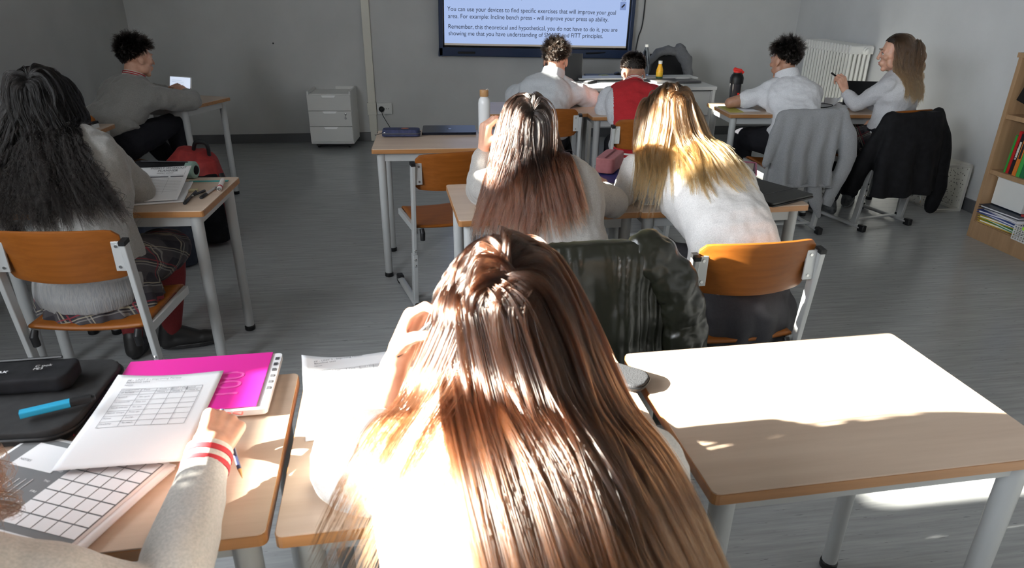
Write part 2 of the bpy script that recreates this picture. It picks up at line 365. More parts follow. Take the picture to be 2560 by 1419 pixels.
# radiator on the right wall
WRX = XR
rad_o = thing('radiator', 'tall white column radiator on the right wall behind the seated girl', 'radiator', ROOMM @ Vector((WRX-.012, 0, 0)), WY)
white_e = mat('radiator_enamel', (.74, .74, .71), .3)
nsec = 16; y_near = -1.40; pitch_ = .048
for k in range(nsec):
    y = y_near+k*pitch_
    b = MB()
    for q in range(5):
        x = -.05-q*.043
        b.tube([(x, y, .17), (x, y, 1.0)], .0135, seg=8)
    for zz in (.17, 1.0):
        b.tube([(-.035, y, zz-.02), (-.035, y, zz+.025), (-.235, y, zz+.025), (-.235, y, zz-.02)], .019, seg=8)
        b.box((-.135, y, zz), (.215, .040, .06))
        b.lathe([(.03, -.023), (.03, .023)], seg=12, X=Matrix.Translation((-.10, y, zz)) @ Matrix.Rotation(pi/2, 4, 'X'))
    b.build('radiator_section', white_e, rad_o, smooth=True)
b = MB(); b.lathe([(.034, 0), (.034, .012), (.02, .014), (.02, .03), (.012, .034)], seg=18, X=Matrix.Translation((-.10, y_near-.022, 1.0)) @ Matrix.Rotation(pi/2, 4, 'X')); b.build('end_plug', white_e, rad_o, smooth=True)
b = MB(); b.lathe([(.022, 0), (.022, .02), (.012, .024)], seg=16, X=Matrix.Translation((-.235, y_near+(nsec-1)*pitch_, 1.0)) @ Matrix.Rotation(-pi/2, 4, 'Y')); b.build('valve', white_e, rad_o, smooth=True)
b = MB()
for zz in (.3, .9):
    for yy in (y_near+.1, y_near+.6): b.box((-.025, yy, zz), (.05, .03, .03))
b.build('wall_bracket', white_e, rad_o)
o = MB().lathe([(.02, 0), (.02, .02), (.014, .025), (.014, .05)], seg=16, X=Matrix.Rotation(-pi/2, 4, 'Y')).build('pipe_stub', white_e, smooth=True); o.location = ROOMM @ Vector((WRX, -1.62, .93)); o.rotation_euler[2] = WY
tag(o, 'short white pipe stub sticking out of the right wall beside the radiator', 'pipe stub')

# bookcase
oak = mat('oak_veneer', rough=.45, build=_wood((.33, .20, .105), (.42, .265, .145), (30, 30, 2.0)))
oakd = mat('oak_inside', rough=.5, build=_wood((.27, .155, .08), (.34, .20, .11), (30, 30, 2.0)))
bc = thing('bookcase', 'low oak-look open bookcase with files and books by the right wall', 'bookcase', (3.032, 4.30, 0), WY-pi/2+rad(0))
# local: x along the front towards the camera, y from the front to the wall
BWd, BDp, BH, T = 1.05, .31, 1.16, .028
b = MB(); b.box((T/2, BDp/2, BH/2), (T, BDp, BH)); b.build('side_panel', oak, bc, bevel=.001)
b = MB(); b.box((BWd-T/2, BDp/2, BH/2), (T, BDp, BH)); b.build('side_panel', oak, bc, bevel=.001)
b = MB(); b.box((BWd/2, BDp/2-.004, BH+T/2-T), (BWd+.01, BDp+.012, T)); b.build('top_panel', oak, bc, bevel=.001)
b = MB(); b.box((BWd/2, BDp-.005, BH/2), (BWd-.05, .01, BH-.06)); b.build('back_panel', oakd, bc)
b = MB(); b.box((BWd/2, .012, .055), (BWd-2*T, .022, .11)); b.build('plinth', oak, bc)
SHZ = [.115, .455, .80]
for z in SHZ:
    b = MB(); b.box((BWd/2, BDp/2+.003, z-T/2), (BWd-2*T, BDp-.01, T)); b.build('shelf', oak, bc, bevel=.001)
BC = Matrix.Translation(bc.location) @ Matrix.Rotation(WY-pi/2, 4, 'Z')
def in_bc(o, loc, yaw=0, pitch=0, roll=0):
    o.matrix_world = BC @ frame(loc, yaw, pitch, roll); return o
bcol = [('green', (.04, .30, .05)), ('red', (.45, .02, .02)), ('black', (.02, .02, .025)), ('orange', (.62, .18, .03)), ('green', (.06, .38, .08)), ('dark green', (.02, .16, .06)), ('teal', (.02, .22, .2)), ('brick red', (.42, .10, .05)), ('navy', (.02, .03, .12)), ('cream', (.6, .55, .4)), ('blue', (.03, .10, .4))]
posn = ['leftmost of the row', 'second from the left', 'third from the left', 'fourth from the left', 'fifth from the left', 'sixth from the left', 'seventh from the left', 'eighth from the left', 'ninth from the left', 'tenth from the left', 'eleventh from the left']
x = .10
for k, (nm, c) in enumerate(bcol):
    tk = [.014, .020, .024, .028, .026, .03, .018, .036, .02, .022, .03][k]; hh = [.235, .262, .25, .245, .255, .262, .25, .24, .25, .23, .25][k]
    t = thing('book', '%s book standing on the middle shelf, %s' % (nm, posn[k]), 'book', (0, 0, 0), group='books standing on the middle shelf')
    b = MB(); b.box((0, 0, hh/2), (tk, .004, hh)); b.box((-tk/2+.001, .085, hh/2), (.002, .17, hh)); b.box((tk/2-.001, .085, hh/2), (.002, .17, hh)); b.build('cover', mat('book_cover', c, .4), t)
    b = MB(); b.box((0, .086, hh/2), (tk-.005, .16, hh-.008)); b.build('pages', M['paper'], t)
    if nm in ('black', 'orange', 'dark green', 'brick red'):
        b = MB(); b.box((0, -.0025, hh*.62), (tk*.55, .001, hh*.38)); b.build('spine_label', mat('spine_label', (.65, .6, .5) if nm != 'orange' else (.03, .03, .03), .5), t)
    if k == 2: text('spine_text', 'RULES', t, Matrix.Translation((.006, -.0032, .09)) @ Matrix.Rotation(pi/2, 4, 'X') @ Matrix.Rotation(pi/2, 4, 'Z'), .07, m=M['paper'], size=.02)
    in_bc(t, (x+tk/2, .035, SHZ[1]), roll=rad(3.5)); x += tk+.003
    if k > 2: t.matrix_world = BC @ frame((x-tk/2, .03, SHZ[1]), 0, 0, rad(3.5 if k < 7 else 0))
# dark poster board on the top shelf
t = thing('dark_board', 'black game box with gold print leaning on the top shelf', 'box'); b = MB(); b.box((0, 0, .15), (.36, .05, .30)); b.build('box_body', M['black'], t, bevel=.002)
b = MB(); b.lathe([(.02, 0), (.02, .001)], seg=20, X=Matrix.Translation((-.09, -.027, .10)) @ Matrix.Rotation(pi/2, 4, 'X') @ Matrix.Diagonal((1, 2, 1, 1))); b.box((.05, -.026, .2), (.16, .002, .03)); b.build('gold_print', mat('gold_print', (.5, .36, .12), .35, .6), t)
in_bc(t, (.42, .10, SHZ[2]), 0, 0, rad(12)); t.matrix_world = BC @ frame((.215, .05, SHZ[2]+.045), 0, rad(-6), rad(13))
# white storage box and papers on the bottom shelf
t = thing('storage_box', 'white cardboard storage box on the bottom bookcase shelf', 'box'); b = MB(); b.box((0, .12, .09), (.24, .22, .18)); b.build('box_body', M['white'], t, bevel=.002); b = MB(); b.box((0, .12, .185), (.25, .23, .03)); b.build('lid', M['white'], t, bevel=.002)
in_bc(t, (.165, .055, SHZ[0]+.09))
t.location.z = SHZ[0]+.122
cols = [((.02, .03, .05), 'dark'), ((.72, .72, .74), 'white'), ((.04, .07, .28), 'blue'), ((.10, .16, .40), 'light blue'), ((.75, .55, .05), 'yellow'), ((.08, .35, .12), 'green'), ((.7, .5, .04), 'mustard')]
zz = SHZ[0]
for k, (c, nm) in enumerate(reversed(cols)):
    tk = .017; t = thing('folder', '%s folder in the pile at the left end of the bottom shelf' % nm, 'folder', group='pile of folders on the bottom shelf')
    b = MB(); b.box((0, .12, tk*.85), (.30, .23, .002)); b.box((0, .12, .001), (.30, .23, .002)); b.build('cover', mat('folder_cover', c, .5), t)
    b = MB(); b.box((.002, .122, tk*.43), (.285, .21, tk*.7)); b.build('sheets', M['paper'], t)
    in_bc(t, (.19+.006*(k % 3), -.005-.004*k+.02, zz+.0), rad([4, -6, 8, -3, 10, -8, 3][k])); zz += tk*.97
for k, (c, nm, xx, yy, a) in enumerate([((.35, .03, .03), 'dark red', .47, .02, 9), ((.75, .74, .72), 'white printed', .62, .03, -6)]):
    t = thing('folder', '%s folder lying on the baskets of the bottom shelf' % nm, 'folder', group='folders over the baskets')
    b = MB(); b.box((0, .1, .006), (.24, .2, .012)); b.build('cover', mat('folder_cover', c, .5), t); in_bc(t, (xx, yy, SHZ[0]+.132+.013*k), rad(a), rad(-4))
# wicker and plastic baskets
wick = mat('wicker', rough=.7, build=noisy((.33, .20, .09), (.5, .34, .17), (60, 60, 200), 1, 2, .8, .004))
t = thing('wicker_basket', 'small woven wicker basket on the bottom shelf behind the white basket', 'basket'); b = MB()
for z in range(9): b.tube([(.095*sx, .07+.075*sy, .01+z*.012) for sx, sy in ((-1, -1), (1, -1), (1, 1), (-1, 1), (-1, -1))], .006, seg=6)
b.build('weave', wick, t); in_bc(t, (.50, .07, SHZ[0])); b = MB(); b.box((0, .07, .004), (.18, .14, .006)); b.build('basket_base', wick, t)
def perforated(b, w, h, X, n, m_, r=.32):
    """wall of a basket: bars leaving holes"""
    for i in range(n+1): b.box((-w/2+w*i/n, 0, h/2), (w/n*r*1.1, .002, h), X=X)
    for j in range(m_+1): b.box((0, 0, h*j/m_), (w, .002, h/m_*r*1.1), X=X)
t = thing('plastic_basket', 'white perforated plastic basket with green handle on the bottom shelf', 'basket'); b = MB()
for (cx_, cy_, yw, ww) in ((0, 0, 0, .26), (0, .12, 0, .26), (-.13, .06, 90, .12), (.13, .06, 90, .12)): perforated(b, ww, .085, frame((cx_, cy_, .0), rad(yw)), 14 if ww > .2 else 7, 5)
b.box((0, .06, .002), (.26, .12, .004)); b.build('basket_body', M['white'], t)
b = MB(); b.box((-.02, -.004, .083), (.10, .01, .02)); b.build('handle', mat('lime', (.35, .7, .05), .4), t, bevel=.003)
in_bc(t, (.50, -.035, SHZ[0]))
o = MB(); o.box((0, 0, .03), (.06, .06, .06)); t = o.build('small_box', mat('blue_box', (.04, .06, .35), .4), bevel=.002); tag(t, 'small blue box on the middle shelf right of the books', 'box'); in_bc(t, (.52, .05, SHZ[1]))
# sheets on top
for k in range(2):
    o = MB().box((0, 0, .001), (.21, .297, .002)).build('paper_sheet', M['paper']); tag(o, ['sheet of white paper lying on the bookcase top at its far end', 'sheet of white paper lying askew on top of the bookcase, nearer the camera'][k], 'paper'); in_bc(o, (.30+.28*k, .14, BH+.0005), rad(80+12*k))

# perforated metal bin
pb = mat('cream_metal', (.62, .61, .56), .5)
def _perf(nt, b):
    v = coords(nt, (55, 55, 55)); vo = nt.nodes.new('ShaderNodeTexVoronoi'); vo.inputs['Scale'].default_value = 1; nt.links.new(v, vo.inputs['Vector'])
    nt.links.new(ramp(nt, vo.outputs['Distance'], [(.22, (.10, .10, .09)), (.30, (.62, .61, .56))]), b.inputs['Base Color'])
pbp = mat('perforated_metal', rough=.5, build=_perf)
t = thing('perforated_stand', 'cream metal stand with perforated side panels on the floor by the right wall', 'stand', (3.10, 4.80, 0), WY+rad(2))
hw, hd, hh = .20, .34, .35
b = MB()
for sx in (0, 1):
    for sy in (0, 1): b.box((sx*hw, sy*hd, hh/2), (.02, .02, hh))
for z in (.01, hh-.01):
    b.box((hw/2, 0, z), (hw, .02, .02)); b.box((hw/2, hd, z), (hw, .02, .02)); b.box((0, hd/2, z), (.02, hd, .02)); b.box((hw, hd/2, z), (.02, hd, .02))
b.build('frame', pb, t, bevel=.002)
b = MB(); b.box((-.008, hd/2, hh/2), (.004, hd-.01, hh-.01)); b.build('side_panel', pbp, t)
b = MB(); b.box((hw+.0, hd/2, hh/2), (.004, hd-.02, hh-.03)); b.build('side_panel', pbp, t)
# ================================================================ desks
def R2(a): return Matrix.Rotation(a, 4, 'Z')
def make_desk(H=.725, Wd=.695, D=.485):
    t = thing('school_desk', None, 'desk')
    b = MB(); p = rrect(Wd, D, .012, 3); p2 = rrect(Wd-.004, D-.004, .011, 3)
    b.prism(p, H-.024, H-.003, M['edge']); b.build('tabletop', None, t)
    b = MB(); b.prism(rrect(Wd-.003, D-.003, .011, 3), H-.003, H, M['laminate']); b.build('top_sheet', None, t)
    ix, iy = Wd/2-.045, D/2-.045
    b = MB()
    for s in (-1, 1):
        b.box((0, s*iy, H-.048), (2*ix, .022, .046)); b.box((s*ix, 0, H-.048), (.022, 2*iy, .046))
    b.build('apron', M['frame'], t, bevel=.002)
    for sx in (-1, 1):
        for sy in (-1, 1):
            b = MB(); b.tube([(sx*ix, sy*iy, .018), (sx*ix, sy*iy, H-.026)], [.020, .023], seg=18); lg = b.build('leg', M['frame'], t, smooth=True)
            b = MB(); b.lathe([(.021, 0), (.0235, .003), (.0235, .02), (.02, .024)], seg=18, c=(sx*ix, sy*iy, 0)); b.build('rubber_foot', M['black'], lg, smooth=True)
    return t
DW, DD = .695, .485
def place(o, label, x, y, yaw, group=None):
    """x, y: far left corner of the desk as seen from behind it"""
    c = Vector((x, y, 0)) + R2(yaw) @ Vector((DW/2, -DD/2, 0)); o.location = c; o.rotation_euler = (0, 0, yaw)
    o['label'] = label
    if group: o['group'] = group
    return o
desk0 = make_desk(); used = [False]
def desk(label, x, y, deg):
    o = desk0 if not used[0] else copy_tree(desk0); used[0] = True
    return place(o, label, x, y, rad(deg), 'school desks')
D_FR = desk('sunlit empty school desk at the front right, its top blown white by the sun', .262, 1.386, 9.9)
D_FM = desk('school desk in the front row under the girl holding a pen', -.449, 1.280, 9.9)
D_FL = desk('school desk in the front row under the pink folder and black laptop bag', -1.150, 1.164, 10.2)
D_ML = desk('school desk with the weekly workout planner, in front of the black-haired girl', -1.889, 2.846, 4.9)
D_ML2 = desk('school desk at the far left edge beyond the black-haired girl', -2.60, 2.79, 4.9)
D_MB = desk('school desk carrying the closed dark laptop and white bottle', -.782, 3.945, 6.2)
D_MM = desk('school desk in front of the brown-haired girl, behind the pen girl', -.286, 2.815, 10.8)
D_MR = desk('school desk under the black folder, in front of the blonde girl', .402, 2.935, 10.2)
D_LB = desk('school desk turned askew under the tablet at the back left', -2.752, 5.30, -15.5)
D_LB2 = desk('school desk at the left edge under the white-sleeved hands', -3.06, 4.02, 4)
D_CB1 = desk('back row desk in front of the boy in the grey-white polo shirt', -.245, 5.00, 6)
D_CB2 = desk('back row desk in front of the boy in the red jacket', .452, 4.94, 6.5)
D_RB = desk('back row desk carrying the black and red shaker bottle', 1.41, 5.09, 3.5)
D_RB2 = desk('back row desk by the radiator in front of the girl looking left', 2.115, 5.12, 3.5)

# ================================================================ chairs
def make_chair():
    t = thing('school_chair', None, 'chair')
    # backrest: plywood curved around the sitter, belly towards the rear
    def back(u, v):
        x = (u-.5)*.385; z = (v-.5)*.185; r = 1-(2*abs(u-.5))**2
        edge = .018*max(0, (abs(u-.5)*2-.86)/.14)**2 * (1 if v > .5 else 1)
        z = z*(1-.0*abs(u-.5)) - .010*(2*(u-.5))**2*(1 if v > .5 else -1) - (edge if v > .5 else -edge)*(2*abs(v-.5))
        return (x, -.185-.045*r-.03*(v-.5), .708+z)
    vs, fs = grid_surface(back, 22, 10)
    b = MB(); b.add(vs, fs); o = b.build('backrest', M['ply'], t, smooth=True); solid(o, .010, 0); bv = o.modifiers.new('b', 'BEVEL'); bv.width = .003; bv.segments = 2; bv.limit_method = 'ANGLE'
    def seat(u, v):
        x = (u-.5)*.385; y = (v-.5)*.38; z = .445-.014*(1-(2*(u-.5))**2)*(1 if v < .8 else (1-(v-.8)*3)) - .05*max(0, (v-.82)/.18)**2 - .006*(1-v)
        return (x*(1-.05*v), y+.02, z)
    vs, fs = grid_surface(seat, 16, 20)
    b = MB(); b.add(vs, fs); o = b.build('seat', M['ply'], t, smooth=True); solid(o, .011, 0)
    for s in (-1, 1):
        b = MB(); x = s*.208
        up = Vector((x, -.212, .755)); lo = Vector((x, -.135, .02)); mid = lo+(up-lo)*.38
        def bar(a, c, w, d):
            ax = (c-a).normalized(); X = Matrix.Translation((a+c)/2) @ ax.to_track_quat('Z', 'X').to_matrix().to_4x4()
            b.box((0, 0, 0), (w, d, (c-a).length), X=X) if True else None
        # X axis of the track frame points up-ish: w is across, d along the side
        bar(mid, up, .034, .018); bar(lo, mid, .040, .024)
        p = b.build('post', M['chairmetal'], t, bevel=.003)
        ax = (up-lo).normalized()
        b = MB(); b.box((0, 0, 0), (.036, .020, .014), X=Matrix.Translation(up) @ ax.to_track_quat('Z', 'X').to_matrix().to_4x4()); b.build('end_cap', M['black'], p)
        b = MB()
        for q in (.30, .345, .41): c = lo+(up-lo)*q; b.lathe([(.006, 0), (.007, .004), (.003, .006)], seg=10, X=Matrix.Translation((c.x, c.y-.017, c.z)) @ Matrix.Rotation(pi/2, 4, 'X'))
        b.build('bolt', M['steel'], p)
        b = MB(); b.box((s*.182, -.208, .705), (.034, .006, .10)); b.box((s*.197, -.20, .705), (.004, .02, .10)); pl_ = b.build('back_bracket', M['chairmetal'], t, bevel=.001)
        b = MB()
        for dz in (-.035, .035): b.lathe([(.005, 0), (.005, .003)], seg=10, X=Matrix.Translation((s*.18, -.211, .705+dz)) @ Matrix.Rotation(pi/2, 4, 'X'))
        b.build('screw', M['steel'], pl_)
        b = MB(); b.box((s*.196, .0, .418), (.018, .34, .032)); b.build('seat_rail', M['chairmetal'], t, bevel=.002)
        b = MB(); b.tube([(s*.170, -.178, .428), (s*.170, -.192, .41), (s*.170, -.188, .375)], [.011, .013, .012], seg=12); b.build('rubber_hook', M['black'], t, smooth=True)
        b = MB(); b.tube([(x, -.20, .026), (x, .19, .026)], .019, seg=14, flat=.62); ru = b.build('runner', M['chairmetal'], t, smooth=True)
        for y0, y1 in ((-.235, -.185), (.175, .225)):
            b = MB(); b.box((x, (y0+y1)/2, .024), (.034, y1-y0, .046)); b.build('runner_cap', M['black'], ru, bevel=.006)
    b = MB(); b.box((0, -.10, .045), (.40, .03, .012)); b.build('crossbar', M['chairmetal'], t, bevel=.002)
    return t
chair0 = make_chair(); cused = [False]
def chair(label, x, y, deg):
    o = chair0 if not cused[0] else copy_tree(chair0); cused[0] = True
    o.location = (x, y, 0); o.rotation_euler = (0, 0, rad(deg)); o['label'] = label; o['group'] = 'school chairs with orange plywood'; return o
CH_BL = chair('orange plywood chair with sun on its backrest, under the blonde girl', .728, 2.175, 10)
CH_LG = chair('orange plywood chair at the left under the black-haired girl', -1.445, 2.21, 3)
CH_EM = chair('empty orange plywood chair turned askew in the aisle', -.345, 3.32, 22)
CH_LB = chair('orange plywood chair under the boy with the tablet', -2.48, 4.23, -31)
CH_BR = chair('school chair hidden beneath the olive puffer jacket', .19, 2.06, 9)
CH_P1 = chair('plywood chair under the boy in the polo shirt in front of the display screen', .19, 4.53, 6)
CH_RD = chair('plywood chair under the boy in the red jacket', .755, 4.22, 8)
CH_P2 = chair('school chair with the grey sweatshirt hung on it', 1.80, 4.47, 8)
CH_GR = chair('school chair with the black padded coat hung on it', 2.47, 4.62, 21)

# ================================================================ teacher's corner
t = thing('teacher_desk', 'white teacher desk below the display screen', 'desk', (.66, 5.78, 0), rad(9))
b = MB(); b.box((.52, .32, .712), (1.10, .66, .028)); b.build('tabletop', M['white'], t, bevel=.002)
for x in (-.015, 1.055):
    b = MB(); b.box((x, .32, .349), (.025, .62, .698)); b.build('side_panel', M['white'], t, bevel=.001)
b = MB(); b.box((.52, .06, .58), (1.04, .018, .20)); b.build('modesty_panel', M['white'], t)
b = MB(); b.box((.52, .50, .745), (1.10, .20, .012)); b.build('cable_tray', M['white'], t, bevel=.002)
TD = Matrix.Translation((.66, 5.78, 0)) @ R2(rad(9))
def on_td(o, x, y, z=.726, yaw=0): o.matrix_world = TD @ frame((x, y, z), yaw); return o
# open laptop seen from behind
t = thing('laptop', 'open black laptop seen from behind on the white teacher desk', 'laptop')
b = MB(); b.box((0, .11, .009), (.34, .235, .018)); b.build('keyboard_base', M['black'], t, bevel=.003)
b = MB(); b.box((0, 0, .115), (.345, .008, .24), X=Matrix.Rotation(rad(8), 4, 'X')); b.build('screen_lid', mat('laptop_lid', (.02, .021, .024), .38), t, bevel=.003)
b = MB(); b.lathe([(.016, 0), (.016, .001)], seg=20, X=Matrix.Translation((0, -.021, .12)) @ Matrix.Rotation(pi/2+rad(8), 4, 'X')); b.build('lid_emblem', mat('dark_emblem', (.05, .052, .055), .2), t)
t.location = at(1425, 200, z=.727) + Vector((-.07, -.02, 0)); t.rotation_euler[2] = rad(-8)
t = thing('remote_control', 'black remote control with grey buttons on the teacher desk', 'remote control'); b = MB(); b.box((0, 0, .009), (.045, .17, .018)); b.build('shell', M['black'], t, bevel=.004)
b = MB()
for i in range(3):
    for j in range(8): b.box(((i-1)*.012, -.065+j*.017, .019), (.008, .009, .003))
o = b.build('buttons', mat('remote_buttons', (.35, .35, .36), .5), t); tag(o, kind='stuff'); t.location = at(1476, 207, z=.727); t.rotation_euler[2] = rad(-35)
o = MB().ell((0, 0, .018), (.032, .055, .02)).build('computer_mouse', M['black'], smooth=True); tag(o, 'black computer mouse on the teacher desk beside the red-jacket boy', 'mouse'); o.location = at(1543, 190, z=.73)
o = MB(); o.box((0, 0, .011), (.42, .26, .018)); o = o.build('flat_device', mat('grey_device', (.10, .10, .105), .3), bevel=.004); tag(o, 'closed grey laptop at the right end of the teacher desk', 'laptop'); on_td(o, .80, .32, .727, rad(4))
t = thing('cable_coil', 'white charging cable coiled on the right end of the teacher desk', 'cable'); b = MB(); b.tube([(.07*cos(a*.5)*(1+.1*sin(a)), .05*sin(a*.5), .003+.0004*a) for a in range(26)], .003, seg=6); b.build('coil', M['white'], t, smooth=True); on_td(t, .90, .34, .748)
o = MB().box((0, 0, .008), (.30, .21, .016)).build('keyboard', M['black'], bevel=.004); tag(o, 'dark tablet case lying on the teacher desk beside the laptop', 'tablet case'); o.location = at(1505, 192, z=.728); o.rotation_euler[2] = rad(5)
o = MB().box((0, 0, .003), (.075, .075, .006)).build('sticky_notes', mat('yellow_green', (.35, .36, .12), .7)); tag(o, 'pad of dull yellow sticky notes on the dark tablet case', 'notepad'); o.location = at(1510, 189, z=.746); o.rotation_euler[2] = rad(20)
# juice bottle
t = thing('juice_bottle', 'small yellow-labelled drink bottle on the teacher desk', 'bottle'); b = MB(); b.lathe([(.024, 0), (.03, .004), (.03, .09), (.018, .13), (.014, .145)], mat('smoothie', (.75, .38, .02), .25), seg=20); b.build('bottle_body', None, t, smooth=True)
b = MB(); b.lathe([(.0305, .03), (.0305, .075)], seg=20); b.build('label_band', mat('orange_label', (.85, .50, .02), .5), t); b = MB(); b.lathe([(.0308, .02), (.0308, .035)], seg=20); b.build('green_band', mat('green_label', (.05, .12, .05), .5), t)
b = MB(); b.lathe([(.017, .142), (.018, .145), (.018, .168), (.014, .17)], seg=18); b.build('cap', mat('grey_cap', (.5, .5, .48), .3), t, smooth=True); t.location = at(1647, 201, z=.727)
# clear water bottle
clear = mat('clear_plastic', (.9, .95, 1), .05, Transmission_Weight=1.0, IOR=1.12)
t = thing('water_bottle', 'clear plastic water bottle with white cap by the teacher chair', 'bottle'); b = MB(); b.lathe([(.02, 0), (.036, .005), (.036, .08), (.033, .09), (.036, .10), (.036, .16), (.03, .20), (.014, .235), (.014, .25)], seg=22); b.build('bottle_body', clear, t, smooth=True)
b = MB(); b.lathe([(.016, .245), (.017, .25), (.017, .268), (.013, .27)], seg=18); b.build('cap', M['white'], t, smooth=True); on_td(t, .62, .56, .752)
# teacher chair with jacket
t = thing('office_chair', 'black curved-back office chair behind the teacher desk', 'chair', (1.47, 6.72, 0), rad(180+12))
def ob(u, v):
    a = (u-.5)*1.9; z = .42+.48*v; w = .27*(1-.35*max(0, v-.45)**1.5*2.2)
    return (w*sin(a)/sin(.95)*.93, -.20+.13*(1-cos(a))*1.2, z+.0)
vs, fs = grid_surface(ob, 18, 14); b = MB(); b.add(vs, fs); o = b.build('backrest', M['black'], t, smooth=True); solid(o, .03, 0)
b = MB(); b.prism(rrect(.46, .44, .08), .44, .50); b.build('seat', M['black'], t, bevel=.01)
b = MB(); b.tube([(0, 0, .06), (0, 0, .44)], .028); b.build('gas_column', M['black'], t)
for k in range(5):
    a = 2*pi*k/5; b = MB(); b.tube([(0, 0, .09), (.27*cos(a), .27*sin(a), .06)], [.024, .016]); lg = b.build('base_leg', M['black'], t)
    b = MB(); b.ell((.27*cos(a), .27*sin(a), .028), (.028, .028, .028)); b.build('castor', M['black'], lg, smooth=True)
# ================================================================ figures: engine
def V(*a): return Vector(a)
def rc(mb, a, b, ra, rb, seg=16, flat=1.0, side=None):
    """a tapered limb piece with round ends; flat < 1 squashes it across 'side'"""
    a, b = Vector(a), Vector(b); t = (b-a); L = t.length
    t = t.normalized() if L > 1e-6 else Vector((0, 0, 1))
    s = Vector(side) if side is not None else t.cross(Vector((0, 0, 1)))
    if s.length < .1: s = t.cross(Vector((0, 1, 0)))
    s = (s-t*s.dot(t)).normalized(); w = t.cross(s)
    prof = [(a-t*(ra*cos(rad(q))), ra*sin(rad(q))) for q in (8, 30, 60, 90)]+[(b+t*(rb*cos(rad(q))), rb*sin(rad(q))) for q in (90, 60, 30, 8)]
    vs = []
    for p, r in prof: vs += [tuple(p+s*(r*cos(2*pi*k/seg))+w*(r*flat*sin(2*pi*k/seg))) for k in range(seg)]
    n = len(prof); fs = [(i*seg+k, i*seg+(k+1) % seg, (i+1)*seg+(k+1) % seg, (i+1)*seg+k) for i in range(n-1) for k in range(seg)]
    mb.add(vs, fs+[tuple(reversed(range(seg))), tuple((n-1)*seg+k for k in range(seg))]); return mb
def chain(mb, pts, rs, **k):
    for i in range(len(pts)-1): rc(mb, pts[i], pts[i+1], rs[i], rs[i+1], **k)
def loft(mb, rings, seg=28, sq=2.3):
    """rings of (centre, half-width vector, half-depth vector)"""
    vs = []
    for c, x, y in rings:
        for k in range(seg):
            a = 2*pi*k/seg; ca, sa = cos(a), sin(a)
            vs.append(tuple(Vector(c)+Vector(x)*(abs(ca)**(2/sq)*(1 if ca > 0 else -1))+Vector(y)*(abs(sa)**(2/sq)*(1 if sa > 0 else -1))))
    n = len(rings); fs = [(i*seg+k, i*seg+(k+1) % seg, (i+1)*seg+(k+1) % seg, (i+1)*seg+k) for i in range(n-1) for k in range(seg)]
    mb.add(vs, fs+[tuple(reversed(range(seg))), tuple((n-1)*seg+k for k in range(seg))]); return mb
def fuse(mb, name, material, parent=None, voxel=.006, smooth=4, disp=(), mats=None, pick=None):
    """melts all pieces into one continuous skin"""
    me = bpy.data.meshes.new('t'); me.from_pydata(mb.v, [], mb.f)
    bm = bmesh.new(); bm.from_mesh(me); bmesh.ops.recalc_face_normals(bm, faces=bm.faces); bm.to_mesh(me); bm.free()
    o = bpy.data.objects.new('t', me); COL.objects.link(o)
    r = o.modifiers.new('r', 'REMESH'); r.mode = 'VOXEL'; r.voxel_size = voxel; r.adaptivity = 0
    if smooth: s = o.modifiers.new('s', 'SMOOTH'); s.factor = .5; s.iterations = smooth
    for k, (size, strength, kind) in enumerate(disp):
        tx = bpy.data.textures.new('folds', kind)
        tx.noise_scale = size
        if kind in ('CLOUDS', 'DISTORTED_NOISE') and hasattr(tx, 'noise_depth'): tx.noise_depth = 1
        d = o.modifiers.new('d', 'DISPLACE'); d.texture = tx; d.strength = strength; d.mid_level = .5; d.texture_coords = 'LOCAL'
    if disp: s = o.modifiers.new('s2', 'SMOOTH'); s.factor = .5; s.iterations = 2
    dg = bpy.context.evaluated_depsgraph_get(); dg.update()
    fm = bpy.data.meshes.new_from_object(o.evaluated_get(dg)); bpy.data.objects.remove(o); bpy.data.meshes.remove(me)
    fm.name = name; fm.materials.clear()
    for x in (mats or [material]): fm.materials.append(x)
    fm.polygons.foreach_set('use_smooth', [True]*len(fm.polygons))
    if pick is not None:
        n = len(fm.polygons); c = np.empty(n*3); fm.polygons.foreach_get('center', c); fm.polygons.foreach_set('material_index', pick(c.reshape(-1, 3)).astype(np.int32))
    fm.update(); o = bpy.data.objects.new(name, fm); COL.objects.link(o)
    if parent is not None: o.parent = parent; o.matrix_parent_inverse = parent.matrix_world.inverted()
    return o
def basis(pos, f, up=(0, 0, 1), s=1.0):
    f = Vector(f).normalized(); up = Vector(up); r = f.cross(up).normalized(); u = r.cross(f)
    return Matrix(((r.x*s, f.x*s, u.x*s, pos[0]), (r.y*s, f.y*s, u.y*s, pos[1]), (r.z*s, f.z*s, u.z*s, pos[2]), (0, 0, 0, 1)))
